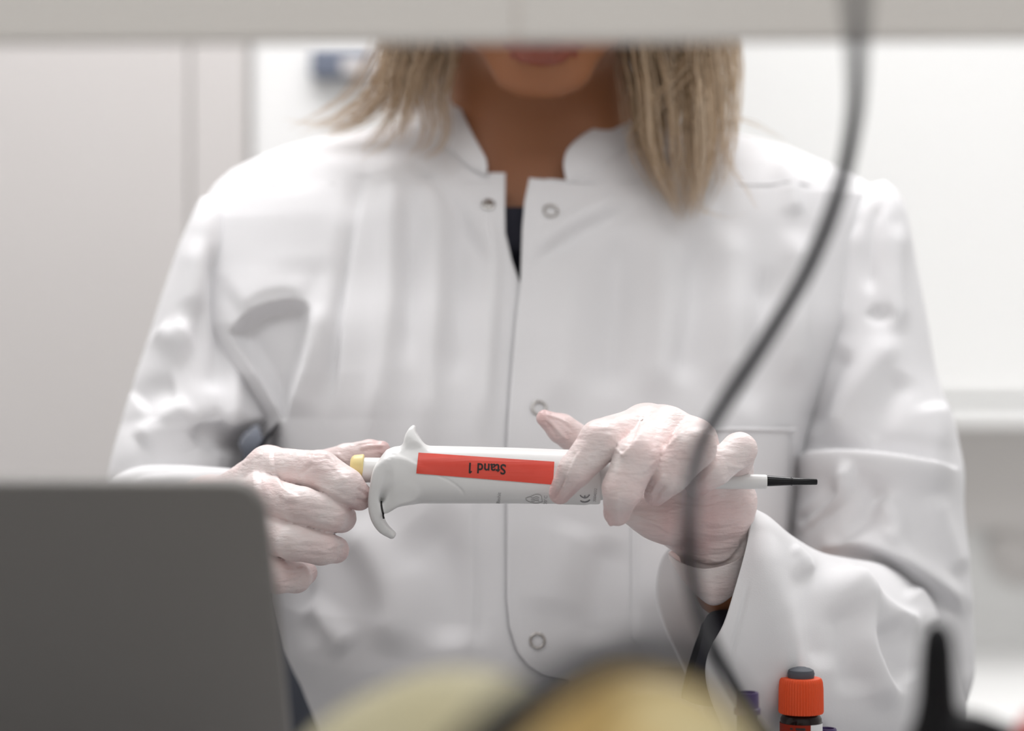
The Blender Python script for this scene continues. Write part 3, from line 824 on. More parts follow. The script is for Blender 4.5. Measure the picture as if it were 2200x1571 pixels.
# ---- body: one continuous surface (head, neck, trunk, arms, hands inside the gloves, legs)
def full_field(G):
    cx = .018
    rc = lambda a, b, ra, rb, sq=None: seg(G, a, b, ra, rb, sq)
    D = ellips(G, (cx, 1.405, 1.02), (.150, .078, .16))
    D = smin(D, ellips(G, (cx, 1.40, .80), (.125, .085, .17)), .05)
    D = smin(D, ellips(G, (cx, 1.41, .63), (.155, .105, .10)), .05)
    D = smin(D, rc((cx - .12, 1.42, 1.095), (cx + .12, 1.42, 1.095), .034, .030), .04)
    for a, b, c in [[P(505, 560, 1.405), P(365, 1150, 1.335), P(400, 1150, 1.215)], [P(1836, 570, 1.405), P(1900, 1360, 1.32), P(1556, 1262, 1.152)]]:
        D = smin(D, smin(rc(a, b, .025, .023), rc(b, c, .024, .0175), .01), .02)
    for sx in (-.085, .085):
        D = smin(D, smin(smin(rc((cx + sx, 1.38, .585), (cx + sx * 1.4, 1.03, .56), .068, .05), rc((cx + sx * 1.4, 1.03, .56), (cx + sx * 1.4, 1.08, .12), .048, .032), .02), rc((cx + sx * 1.4, 1.08, .07), (cx + sx * 1.4, .95, .05), .03, .026), .02), .03)
    # neck
    D = smin(D, rc((cx, 1.425, 1.10), (cx, 1.375, 1.24), .044, .048), .03)
    D = smin(D, rc((cx - .03, 1.345, 1.075), (cx - .045, 1.39, 1.20), .010, .012), .02)
    D = smin(D, rc((cx + .03, 1.345, 1.075), (cx + .045, 1.39, 1.20), .010, .012), .02)
    # head, tipped forwards
    hc = np.array([.0185, 1.315, 1.282]); t = math.radians(38)
    R = np.array([[1, 0, 0], [0, math.cos(t), math.sin(t)], [0, -math.sin(t), math.cos(t)]])
    Q = (G - hc) @ R.T @ np.eye(3)
    def E(c, r): return ellips(Q, c, r)
    H = E((0, .012, .035), (.077, .096, .090))
    H = smin(H, E((0, -.026, -.038), (.061, .056, .056)), .03)
    H = smin(H, E((0, -.067, -.080), (.030, .014, .014)), .020)                 # chin
    H = smin(H, E((-.030, -.055, -.02), (.020, .018, .018)), .02)
    H = smin(H, E((.030, -.055, -.02), (.020, .018, .018)), .02)                # cheeks
    H = smin(H, seg(Q, (0, -.084, .012), (0, -.100, -.022), .008, .0105), .012)  # nose
    H = smin(H, E((-.011, -.092, -.024), (.0075, .008, .0065)), .006)
    H = smin(H, E((.011, -.092, -.024), (.0075, .008, .0065)), .006)
    H = smin(H, E((0, -.083, -.047), (.021, .0085, .0042)), .004)               # upper lip
    H = smin(H, E((0, -.082, -.0575), (.019, .0090, .0052)), .004)              # lower lip
    for s_ in (-1, 1):
        H = smax(H, -E((s_ * .031, -.088, .018), (.016, .013, .011)), .010)     # eye sockets
        H = smin(H, E((s_ * .031, -.074, .018), (.0125, .0125, .0115)), .003)
        H = smin(H, E((s_ * .077, .012, .005), (.008, .016, .029)), .006)       # ears
    return smin(D, H, .02)
def ext(lo, hi, h):
    G, ax = grid(np.array(lo), np.array(hi), h); return G, ax
G, ax = ext([-.36, .90, .0], [.38, 1.56, 1.44], .0055)
D = full_field(G)
D = np.minimum(D, 1)
hl = hand_sdf(G, LH, .0032, LARM, ()); D = smin(D, hl, .004)
hr = hand_sdf(G, RH, .0032, RARM, ((( 1480, 1100, 1.128, 12), (1540, 1110, 1.128, 12)),)); D = smin(D, hr, .004)
V, F = surfnet(D, ax); V = relax(V, F, 2)
body_o = link('body', V, F, [M['skin'], M['lip'], M['eye_white']], person)
# lips and eyes keep their own colours
hc = np.array([.0185, 1.315, 1.282]); t = math.radians(38)
R = np.array([[1, 0, 0], [0, math.cos(t), math.sin(t)], [0, -math.sin(t), math.cos(t)]])
FC = V[F].mean(1); Q = (FC - hc) @ R.T
mi = np.zeros(len(F), int)
mi[((Q[:, 0] / .024) ** 2 + ((Q[:, 2] + .0525) / .0115) ** 2 < 1) & (Q[:, 1] < -.07)] = 1
for s_ in (-1, 1): mi[(((Q[:, 0] - s_ * .031) / .0115) ** 2 + ((Q[:, 2] - .018) / .0055) ** 2 < 1) & (Q[:, 1] < -.05)] = 2
body_o.data.polygons.foreach_set('material_index', mi.tolist())
del G, D, hl, hr

# ---- trousers, shoes, shirt
def cloth_sdf(nm, prims, h, m, k=.03, cut=None, nz=.002):
    lo = np.min([np.minimum(p[0], p[1]) - max(p[2], p[3]) for p in prims], axis=0) - .02
    hi = np.max([np.maximum(p[0], p[1]) + max(p[2], p[3]) for p in prims], axis=0) + .02
    G, ax = grid(lo, hi, h); D = None
    for a, b, ra, rb in prims:
        s = seg(G, a, b, ra, rb); D = s if D is None else smin(D, s, k)
    if cut is not None: D = smax(D, cut - G[..., 2], .004)
    V, F = surfnet(D, ax); V = relax(V, F, 2)
    if nz: V = V + vnorm(V, F) * (vnoise(V, 50, 11) * nz)[:, None]
    return link(nm, V, F, m, person)
cx = .018
pr_ = []
for sx in (-.085, .085):
    pr_ += [((cx + sx, 1.38, .595), (cx + sx * 1.4, 1.02, .565), .082, .064), ((cx + sx * 1.4, 1.02, .56), (cx + sx * 1.4, 1.08, .12), .062, .05)]
pr_ += [((cx - .07, 1.41, .66), (cx + .07, 1.41, .66), .10, .10)]
cloth_sdf('trousers', pr_, .008, M['trouser'], .03)
for sx in (-.085, .085):
    o = cloth_sdf('shoe', [((cx + sx * 1.4, 1.09, .055), (cx + sx * 1.4, .94, .042), .042, .036)], .004, M['shoe'], .02, cut=.012, nz=0)

# ---- the lab coat
def tab(x, xs, ys): return np.interp(x, xs, ys)
def smooth_tab(xs, ys):
    g = np.arange(150, 1850, 4.0); y = np.interp(g, xs, ys)
    k = np.ones(23) / 23; yp = np.pad(y, 11, mode='edge')
    return g, np.convolve(yp, k, 'valid')
DF = smooth_tab([235, 270, 300, 350, 372, 430, 600, 700, 900, 1200, 1400, 1571, 1750], [1.385, 1.362, 1.348, 1.332, 1.326, 1.308, 1.285, 1.262, 1.232, 1.208, 1.192, 1.185, 1.185])
YC = smooth_tab([235, 430, 700, 1000, 1380, 1750], [1.425, 1.412, 1.39, 1.36, 1.345, 1.345])
SL = ([262, 285, 300, 320, 345, 370, 400, 430, 480, 600, 700, 800, 890, 1000, 1130, 1280, 1380, 1450, 1571, 1700],
      [900, 775, 680, 610, 548, 498, 465, 446, 430, 430, 440, 480, 555, 592, 585, 584, 612, 652, 702, 730])
SR = ([262, 285, 300, 320, 345, 370, 400, 430, 480, 600, 700, 800, 890, 1000, 1130, 1280, 1380, 1450, 1571, 1700],
      [1400, 1530, 1620, 1690, 1745, 1805, 1860, 1892, 1880, 1846, 1818, 1778, 1740, 1712, 1694, 1692, 1700, 1700, 1710, 1720])
EL = ([200, 245, 290, 330, 362, 370.6, 371.4, 440, 500, 560, 612, 660, 1250, 1460, 1750], [905, 920, 955, 1000, 1038, 1046, 1086, 1085, 1086, 1100, 1118, 1150, 1150, 1430, 1450])
ER = ([200, 245, 290, 330, 372, 391.2, 392, 440, 500, 600, 700, 800, 900, 960, 1290, 1350, 1400, 1430, 1450, 1462, 1480, 1520],
      [1460, 1440, 1400, 1330, 1260, 1222, 1137, 1127, 1122, 1119, 1108, 1100, 1093, 1090, 1090, 1096, 1112, 1135, 1165, 1210, 1300, 1420])
ROWS = np.unique(np.concatenate([np.arange(240, 470, 1.6), [370.6, 371.4, 391.2, 392.0], np.arange(470, 1690, 5.0)]))
def torso_panel(side, inset=0.0, rows=ROWS, ncol=250, edge=None):
    """side -1: panel at the left of the picture, +1: right; 0: both"""
    V = []
    inset0 = inset
    for py in rows:
        inset = inset0 * (1 + 3.2 * np.clip((py - 530) / 90, 0, 1))
        df = np.interp(py, *DF) + inset; yc = np.interp(py, *YC); b = yc - df
        z = ZC - (py - 785.5) * K * (df - inset)
        ps = 785.5 - (z - ZC) / (K * yc)
        xl = (tab(ps, *SL) - 1100) * K * yc + inset; xr = (tab(ps, *SR) - 1100) * K * yc - inset
        xc = (xl + xr) / 2; a = (xr - xl) / 2; ex = .8 - .25 * np.exp(-((py - 640) / 230) ** 2)
        if side == 0:
            th = np.linspace(-math.pi, math.pi, ncol + 1)[:-1]
        else:
            e = tab(py, *(EL if side < 0 else ER)) if edge is None else edge
            xe = (e - 1100) * K * df
            te = math.asin(np.clip((xe - xc) / a, -.999, .999))
            s = np.linspace(0, 1, ncol); s = 1 - (1 - s) ** 1.0
            th = side * math.pi * (1 - s) + te * s
        c = np.cos(th)
        V.append(np.stack([xc + a * np.sin(th), yc - b * np.sign(c) * np.abs(c) ** ex, np.full(len(th), z)], 1))
    n = len(V[0]); m = len(V); V = np.concatenate(V)
    cols = n if side == 0 else n - 1
    F = np.array([(i * n + j, i * n + (j + 1) % n, (i + 1) * n + (j + 1) % n, (i + 1) * n + j) for i in range(m - 1) for j in range(cols)])
    if side == 1: F = F[:, ::-1]
    return V, F
def outwards(V, F):
    N = vnorm(V, F); c = np.array([.02, 1.40, 0]); q = V - c; q[:, 2] = 0
    return F if (q * N).sum() > 0 else F[:, ::-1]

def hollow(V, F, poly, depth, soft):
    px, py = project(V); pl = smoothpoly(list(poly) + [poly[0]], 60)
    inside = np.zeros(len(V), bool); n = len(pl)
    for i in range(n - 1):
        (ax_, ay), (bx, by) = pl[i], pl[i + 1]
        c = (ay > py) != (by > py)
        inside ^= c & (px < (bx - ax_) * (py - ay) / (by - ay + 1e-12) + ax_)
    d, _, _ = sdist(px, py, pl)
    t = np.clip(np.where(inside, d, 0) / soft, 0, 1); t = 1 - (1 - t) ** 2
    N = vnorm(V, F); f = np.clip(-N[:, 1] + .3, 0, 1) * (V[:, 1] < 1.42)
    V = V.copy(); V[:, 1] += t * depth * np.minimum(1, f * 1.5)
    return V
FOLDS_L = [
    ([(795, 330), (760, 470), (735, 600), (718, 760), (703, 905)], -3.2, 9, 26),
    ([(770, 400), (735, 560), (705, 700), (690, 860)], 3.0, 10, 34),
    # hollow before the armpit, with the cloth of the chest hanging over it
    ([(500, 668), (560, 628), (620, 618), (674, 640)], 3.0, 60, 16),
    ([(680, 650), (674, 730), (650, 810), (622, 900)], 3.5, 34, 9),
    ([(640, 380), (650, 480), (650, 600)], 2.0, 70, 60),
    # long soft folds
    ([(838, 300), (842, 520), (828, 760), (800, 980)], 3.2, 30, 24),
    ([(885, 380), (880, 560), (870, 800)], -2.6, 24, 24),
    ([(930, 350), (940, 560), (930, 800), (930, 1000)], 2.8, 26, 26),
    ([(990, 420), (985, 640), (975, 840)], -2.8, 26, 30),
    ([(1035, 420), (1060, 560), (1050, 760), (1040, 960)], 2.5, 16, 22),
    ([(860, 330), (960, 420), (1060, 600)], -1.6, 16, 16),
    ([(720, 1130), (800, 1180), (850, 1300), (840, 1420)], 4.5, 50, 46),
    ([(880, 1120), (960, 1220), (970, 1400)], -4, 60, 60),
    ([(640, 1290), (700, 1340), (760, 1400)], 3, 30, 30),
    ([(1010, 1010), (1015, 1200), (1010, 1420)], 1.6, 8, 30),
    ([(600, 1120), (640, 1250), (680, 1400)], -3, 30, 40)]
FOLDS_R = [
    ([(1135, 580), (1210, 520), (1300, 470), (1400, 430)], -2.4, 14, 26),
    ([(1140, 540), (1220, 480), (1330, 420)], 2.0, 22, 22),
    ([(1225, 520), (1215, 700), (1200, 900)], 2.8, 40, 40),
    ([(1330, 480), (1325, 640), (1300, 860)], -4.5, 34, 44),
    ([(1420, 480), (1425, 680), (1400, 880)], 3.8, 40, 34),
    ([(1500, 500), (1490, 660), (1460, 840)], -3.2, 34, 30),
    ([(1560, 470), (1575, 640), (1560, 860)], 3.5, 36, 36),
    ([(1650, 560), (1640, 720), (1600, 900)], -3.0, 30, 30),
    ([(1700, 480), (1710, 640), (1690, 840)], 4.0, 34, 26),
    ([(1660, 340), (1700, 390), (1712, 470)], 2.0, 14, 26),
    ([(1250, 1120), (1200, 1250), (1180, 1330)], 1.5, 60, 50),
    ([(1320, 1150), (1290, 1250), (1280, 1400)], -2.5, 40, 40),
    ([(1540, 480), (1500, 470), (1440, 500)], 3, 40, 40)]
vl, fl = torso_panel(-1); vr, fr_ = torso_panel(1)
fl = outwards(vl, fl); fr_ = outwards(vr, fr_)
pxr, pyr = project(vr)
lift = np.clip(1 - np.abs(pxr - tab(pyr, *ER)) / 90, 0, 1) * (pyr > 392) * (vr[:, 1] < 1.36)
vr = vr + vnorm(vr, fr_) * (lift * .0035)[:, None]
A_ = lambda L, k: [(p, a * k, b, c) for p, a, b, c in L]
pxl, pyl = project(vl)
under = np.clip((pxl - tab(pyl, *ER) + 4) / 25, 0, 1) * (pyl > 600) * (vl[:, 1] < 1.36)
vl[:, 1] += under * .005
vl = folds(vl, fl, A_(FOLDS_L[:2] + FOLDS_L[5:], 1.8) + FOLDS_L[2:5]); vl = hollow(vl, fl, [(490, 715), (535, 668), (600, 645), (655, 650), (668, 690), (655, 770), (628, 850), (612, 905), (590, 870), (545, 800), (505, 740)], .020, 40); vr = folds(vr, fr_, A_(FOLDS_R, 1.7))
# turned and stitched front edge: a shallow line beside each edge, thicker hem
def edge_work(V, F, E, sgn, lo, hi, off):
    px, py = project(V); d = (px - tab(py, *E)) * sgn
    m = np.exp(-((d - off) / 3.0) ** 2) * (py > lo) * (py < hi) * (V[:, 1] < 1.36)
    return V - vnorm(V, F) * (m * .0005)[:, None]
vr = edge_work(vr, fr_, ER, 1, 400, 1440, 14)
V = np.concatenate([vl, vr]); F = np.concatenate([fl, fr_ + len(vl)])
V = V + vnorm(V, F) * (vnoise(V, 45, 21) * .0010)[:, None]
coat = link('lab_coat', V, F, M['coat'], person)
coat['label'] = 'white lab coat with stand-up collar and ring snaps'
s = coat.modifiers.new('s', 'SOLIDIFY'); s.thickness = .0012; s.offset = -1
bc = BVHTree.FromPolygons([tuple(v) for v in V], [tuple(f) for f in F.tolist()])
def on_coat(px, py, lift=0.0, side_only=None):
    o = Vector((0, 0, ZC)); q = P(px, py, 1.0); dr = (Vector(q) - o).normalized()
    h_ = bc.ray_cast(o, dr)
    n = h_[1] if h_[1].y < 0 else -h_[1]
    return np.array((h_[0] + n * lift)[:]), np.array(n[:])

# stand-up collar, two halves
def collar(bot, top, nm='collar'):
    b = cr([P(*q) for q in bot], 60); t = cr([P(*q) for q in top], 60)
    V = []
    for j in range(14):
        s = j / 13
        bul = math.sin(s * math.pi) * .0015
        V.append(b * (1 - s) + t * s + np.array([0, -bul, 0]))
    V = np.concatenate(V)
    F = np.array([(j * 60 + i, j * 60 + i + 1, (j + 1) * 60 + i + 1, (j + 1) * 60 + i) for j in range(13) for i in range(59)])
    V = V + vnorm(V, F) * (vnoise(V, 120, 9) * .0007)[:, None]
    o = link(nm, V, F, M['coat'], coat); s = o.modifiers.new('s', 'SOLIDIFY'); s.thickness = .0024; s.offset = 0
    return o
collar([(1047, 378, 1.3235), (1020, 366, 1.328), (985, 338, 1.338), (930, 290, 1.358), (896, 255, 1.385), (885, 225, 1.42), (905, 195, 1.46), (980, 175, 1.495), (1160, 165, 1.51)],
       [(1044, 366, 1.3225), (1045, 344, 1.325), (1030, 315, 1.335), (1008, 275, 1.352), (990, 232, 1.368), (976, 190, 1.395), (980, 150, 1.44), (1030, 120, 1.475), (1160, 110, 1.485)])
collar([(1219, 398, 1.3215), (1250, 388, 1.325), (1295, 366, 1.332), (1360, 325, 1.350), (1425, 285, 1.378), (1450, 250, 1.42), (1430, 215, 1.46), (1330, 180, 1.495), (1160, 165, 1.51)],
       [(1220, 391, 1.3205), (1214, 374, 1.323), (1211, 356, 1.326), (1213, 338, 1.330), (1220, 322, 1.335), (1243, 299, 1.345), (1278, 277, 1.356), (1316, 254, 1.368), (1345, 225, 1.40), (1335, 180, 1.44), (1280, 140, 1.475), (1160, 110, 1.485)])

# shirt under the coat
v, f = torso_panel(0, .009, np.concatenate([np.arange(442, 1890, 14.0)]), 120)
o = link('shirt', v, outwards(v, f), M['navy'], person); o['label'] = 'dark navy shirt showing in the coat opening'

# ---- sleeves
def ringpts(pts): return [P(*p) for p in pts]
NS, MS = 220, 260
left_rings = [ring((436, 428), (500, 432), 1.405, .030), ring((424, 455), (525, 445), 1.402, .050), ring((407, 500), (532, 500), 1.398, .062), ring((368, 600), (540, 600), 1.390, .070), ring((333, 700), (545, 690), 1.378, .072),
              ring((300, 800), (578, 792), 1.362, .072), ring((276, 870), (606, 870), 1.345, .070), ring((266, 905), (608, 900), 1.340, .068), ring((258, 935), (545, 916), 1.336, .066),
              ring((248, 975), (512, 950), 1.330, .064), ring((238, 1020), (520, 985), 1.325, .062), ring((232, 1090), (505, 1090), 1.32, .06), ring((240, 1200), (490, 1180), 1.31, .055), ring((270, 1290), (470, 1240), 1.30, .045)]
V, F = loft(left_rings, NS, MS)
F = orient(V, F, V.mean(0))
FSL = [
    ([(432, 500), (425, 600), (400, 720), (378, 800)], 3.5, 16, 34),
    ([(455, 520), (470, 620), (480, 740), (470, 860)], -4.0, 26, 22),
    ([(405, 640), (440, 740), (455, 850)], -3.0, 26, 26),
    ([(340, 700), (370, 722), (410, 705)], 2.6, 22, 30),
    ([(500, 720), (500, 830), (502, 930)], 3.5, 24, 12),
    ([(300, 960), (350, 910), (420, 870)], 4.5, 26, 30),
    ([(290, 870), (330, 840), (380, 830)], -3.5, 26, 26),
    ([(420, 960), (450, 920), (490, 900)], -4.0, 24, 24),
    ([(420, 960), (440, 990), (480, 1000)], 1, 24, 24)]
V = folds(V, F, A_(FSL, 1.25)); V = V + vnorm(V, F) * (vnoise(V, 50, 31) * .0009)[:, None]
sl = link('sleeve', V, F, M['coat'], coat); s = sl.modifiers.new('s', 'SOLIDIFY'); s.thickness = .0012; s.offset = -1
fore = [ring((215, 1090), (250, 1400), 1.315, .05), ring((245, 1030), (290, 1360), 1.285, .05), ring((300, 1003), (350, 1320), 1.26, .048), ring((380, 1000), (420, 1290), 1.235, .045), ring((455, 1004), (490, 1270), 1.215, .040), ring((500, 1008), (520, 1262), 1.208, .038)]
V, F = loft(fore, 140, 100); F = orient(V, F, V.mean(0))
V = folds(V, F, [([(250, 1060), (300, 1020), (380, 1012)], -2, 8, 8), ([(300, 1040), (380, 1030), (440, 1035)], 2, 14, 14)])
o = link('sleeve_cuff', V, F, M['coat'], sl); s = o.modifiers.new('s', 'SOLIDIFY'); s.thickness = .0015; s.offset = -1

right_rings = [ring((1875, 396), (1898, 396), 1.405, .022), ring((1820, 420), (1922, 420), 1.403, .042), ring((1772, 480), (1942, 470), 1.400, .058), ring((1738, 600), (1966, 590), 1.390, .066), ring((1722, 700), (1984, 690), 1.378, .070),
               ring((1708, 800), (2004, 800), 1.362, .072), ring((1712, 890), (2032, 880), 1.348, .072), ring((1706, 960), (2052, 950), 1.338, .072), ring((1702, 1010), (2064, 1010), 1.33, .074),
               ring((1698, 1090), (2064, 1090), 1.322, .076), ring((1694, 1190), (2074, 1190), 1.315, .074), ring((1694, 1300), (2084, 1300), 1.31, .07), ring((1704, 1400), (2090, 1400), 1.305, .065), ring((1720, 1470), (2086, 1460), 1.30, .06), ring((1760, 1560), (2058, 1545), 1.30, .045)]
V, F = loft(right_rings, NS, MS); F = orient(V, F, V.mean(0))
FSR = [
    ([(1905, 420), (1880, 470), (1868, 560), (1872, 640)], -3.0, 14, 16),
    ([(1930, 470), (1925, 600), (1935, 720)], 2.5, 20, 26),
    ([(1840, 470), (1815, 600), (1800, 720)], 3.0, 24, 26),
    ([(1870, 660), (1890, 680), (1920, 670)], -2.5, 16, 16),
    ([(1935, 720), (1880, 780), (1820, 880), (1790, 960)], 3.5, 26, 34),
    ([(1820, 740), (1770, 840), (1740, 940)], -3.5, 28, 28),
    ([(1950, 800), (1900, 880), (1870, 960)], -3.5, 30, 30),
    ([(2000, 860), (2010, 940), (1990, 1000)], 4.0, 30, 30),
    # the deep fold above the elbow
    ([(1690, 990), (1760, 985), (1830, 984), (1900, 994), (1990, 1010), (2070, 1012)], 10, 7, 46),
    ([(1700, 968), (1800, 960), (1900, 970), (2040, 985)], -6, 26, 18),
    ([(1842, 1000), (1820, 1060), (1760, 1105), (1715, 1145)], 8, 10, 24),
    ([(1712, 1130), (1770, 1090), (1812, 1040)], -7, 14, 18),
    ([(1900, 1030), (1870, 1090), (1830, 1150), (1780, 1180)], -5, 24, 24),
    ([(1890, 1060), (1920, 1130), (1900, 1170)], 4, 26, 26),
    ([(1745, 1180), (1850, 1170), (1930, 1200), (2010, 1260), (2080, 1335)], 7, 34, 8),
    ([(1760, 1195), (1860, 1200), (1950, 1240), (2050, 1330)], -7, 10, 20),
    ([(2000, 1060), (2030, 1150), (2060, 1240)], 3.5, 26, 26)]
V = folds(V, F, A_(FSR, 1.25)); V = V + vnorm(V, F) * (vnoise(V, 50, 37) * .0009)[:, None]
sr = link('sleeve', V, F, M['coat'], coat); s = sr.modifiers.new('s', 'SOLIDIFY'); s.thickness = .0012; s.offset = -1

rim = [P(1616, 1092, 1.128), P(1570, 1105, 1.160), P(1480, 1150, 1.182), P(1428, 1188, 1.190), P(1409, 1262, 1.188), P(1424, 1345, 1.180), P(1470, 1440, 1.168), P(1520, 1560, 1.15), P(1580, 1660, 1.13), P(1600, 1680, 1.105),
       P(1560, 1580, 1.086), P(1522, 1480, 1.080), P(1522, 1410, 1.079), P(1556, 1340, 1.083), P(1580, 1260, 1.092), P(1604, 1170, 1.108)]
def ring16(T, B, d, rd, lean=0): return ring(T, B, d, rd, 16)
fr = [rim, ring16((1648, 1106), (1650, 1650), 1.14, .052), ring16((1700, 1150), (1720, 1655), 1.165, .056), ring16((1765, 1186), (1790, 1650), 1.19, .058), ring16((1830, 1202), (1870, 1650), 1.215, .060),
      ring16((1900, 1216), (1940, 1645), 1.24, .060), ring16((1960, 1250), (2000, 1640), 1.27, .055), ring16((2010, 1310), (2040, 1640), 1.29, .045), ring16((2040, 1370), (2060, 1580), 1.30, .03)]
# start the resampled rings at matching points (top, then the far side)
V, F = loft(fr, 240, 240); F = orient(V, F, V.mean(0))
FF = [
    ([(1640, 1120), (1660, 1260), (1690, 1400), (1700, 1540)], 3.0, 30, 40),
    ([(1760, 1215), (1840, 1290), (1860, 1400), (1900, 1480), (1960, 1500)], 6.5, 20, 34),
    ([(1800, 1210), (1860, 1280), (1930, 1330), (1985, 1330)], 6.0, 18, 30),
    ([(1900, 1330), (1920, 1400), (1950, 1470)], -5.0, 24, 28),
    ([(1820, 1290), (1830, 1400), (1850, 1500)], -4.5, 24, 34),
    ([(1720, 1200), (1750, 1300), (1770, 1450)], -3.0, 34, 30),
    ([(1950, 1260), (1985, 1300), (2010, 1360)], 4.0, 14, 20),
    ([(1612, 1240), (1590, 1330), (1570, 1440), (1590, 1540)], -1.2, 5, 5),
    ([(1700, 1170), (1730, 1200), (1750, 1230)], 1.6, 8, 12)]
V = folds(V, F, A_(FF, 1.3)); V = V + vnorm(V, F) * (vnoise(V, 60, 41) * .0009 + vnoise(V, 220, 43) * .0002)[:, None]
o = link('sleeve_cuff', V, F, M['coat'], sr); s = o.modifiers.new('s', 'SOLIDIFY'); s.thickness = .0016; s.offset = -1
# navy knit tube added to make the shaded inside of the cuff dark
oval = lambda c, rx, ry, rz: [c + np.array([rx * math.cos(a), ry * math.sin(a), rz * math.cos(a)]) for a in np.linspace(0, 2 * math.pi, 13)[:-1]]
V, F = loft([oval(P(1700, 1400, 1.165), 0, .026, .026), oval(P(1610, 1410, 1.148), .002, .022, .026), oval(P(1520, 1415, 1.134), .004, .018, .025), oval(P(1488, 1420, 1.131), .006, .015, .020)], 60, 24)
V = V + vnorm(V, F) * (vnoise(V, 200, 2) * .001)[:, None]
o = link('dark_cuff_fill', V, orient(V, F, V.mean(0)), M['navy'], person)

V, F = loft([oval(P(500, 1040, 1.30), .006, .012, .010), oval(P(545, 985, 1.296), .006, .012, .012), oval(P(577, 938, 1.292), .006, .010, .009)], 60, 24)  # dark tube added as shade in the gap under the left sleeve
o = link('dark_cuff_fill', V, orient(V, F, V.mean(0)), M['navy'], person)

# ---- patch pocket at the right, laid on the coat
def patch(nm, outline_l, outline_r, y0, y1, lift, nx=60, ny=80):
    V = []
    for j in range(ny):
        y = y0 + (y1 - y0) * j / (ny - 1)
        a, b = tab(y, *outline_l), tab(y, *outline_r)
        for i in range(nx):
            s = i / (nx - 1); e = min(s, 1 - s, j / (ny - 1) * 1.3 + (.15 if nm == 'pocket' else 0)) * 18
            V.append(on_coat(a + (b - a) * s, y, lift * min(1, max(.25, e)))[0])
    F = np.array([(j * nx + i, (j + 1) * nx + i, (j + 1) * nx + i + 1, j * nx + i + 1) for j in range(ny - 1) for i in range(nx - 1)])
    return link(nm, V, F, M['coat'], coat)
o = patch('pocket', ([920, 1370, 1436], [1353, 1354, 1402]), ([920, 1140, 1436], [1700, 1690, 1690]), 925, 1436, .0026)
s = o.modifiers.new('s', 'SOLIDIFY'); s.thickness = .0015; s.offset = -1
hem = [on_coat(x, 926 + (x - 1353) * -.008, .0030)[0] for x in np.linspace(1353, 1698, 40)]
tube('pocket_hem', hem, .0013, M['coat'], o, 8, 60)

# ---- ring snaps
def torus_on(px, py, R, r, m, nm, tilt=0):
    c, n = on_coat(px, py, .0012)
    a, u, v = frame_from(n)
    V = []; F = []; A, B = 48, 12
    for i in range(A):
        t = 2 * math.pi * i / A; e = u * math.cos(t) + v * math.sin(t)
        for j in range(B):
            s_ = 2 * math.pi * j / B
            V.append(c + e * (R + r * math.cos(s_)) + a * r * .7 * math.sin(s_))
            F.append((i * B + j, ((i + 1) % A) * B + j, ((i + 1) % A) * B + (j + 1) % B, i * B + (j + 1) % B))
    o = link(nm, V, F, m, coat); fix_normals(o); return o
sc3 = K * 1.27
for (x, y, R, d_) in ((1183, 455, 14.5, 1.30), (1158, 878, 15, 1.235), (1154, 1378, 15.5, 1.195)):
    o = torus_on(x, y, R * K * d_, .00075, M['chrome'], 'ring_snap'); o['label'] = 'steel ring snap'
c, n = on_coat(1049, 441, .0006)
o = lathe('snap_socket', c, n, [(0, 0), (0, .0042), (.0006, .0040), (.0012, .0026), (.0028, .0024), (.0034, .0018), (.0034, 0)], M['chrome'], coat, 32); o['label'] = 'steel snap stud inside the collar opening'

# ---- hair
rs = np.random.RandomState(4)
# guides: where the locks hang (px, py, distance); each starts on the head and falls down
hcx, hcy, hcz = .0175, 1.305, 1.298
def scalp(az, el, r=1.0):
    """az 0 = straight back, +-90 = over the ears"""
    a = math.radians(az); e = math.radians(el)
    return np.array([hcx + .087 * r * math.sin(a) * math.cos(e), hcy + .018 + .103 * r * math.cos(a) * math.cos(e), hcz + .028 + .108 * r * math.sin(e)])
guides = []
def lock(az, el, pts, n, spread, tone, taper=.2, flick=0):
    guides.append((np.array([scalp(az * .15, 88), scalp(az * .6, 66), scalp(az, el), scalp(az, el - 26, 1.03)] + [P(*p) for p in pts]), n, spread, tone, taper, flick))
# left of the picture
lock(-112, 30, [(905, 60, 1.33), (880, 180, 1.315), (862, 300, 1.305)], 150, .013, .55)
lock(-104, 30, [(940, 60, 1.335), (930, 180, 1.325), (940, 290, 1.315), (900, 335, 1.305)], 120, .011, .50)
lock(-95, 30, [(870, 60, 1.35), (850, 160, 1.335), (800, 245, 1.335), (700, 290, 1.35)], 110, .011, .62)
lock(-90, 30, [(850, 40, 1.37), (828, 140, 1.36), (760, 230, 1.365), (640, 285, 1.375)], 60, .011, .68)
lock(-100, 30, [(890, 60, 1.34), (890, 170, 1.33), (850, 270, 1.31), (790, 330, 1.31)], 80, .012, .60)
lock(-75, 25, [(860, 60, 1.42), (880, 160, 1.41), (900, 250, 1.41)], 160, .016, .35)
lock(-118, 28, [(965, 70, 1.335), (962, 180, 1.335), (948, 270, 1.325)], 60, .007, .35)
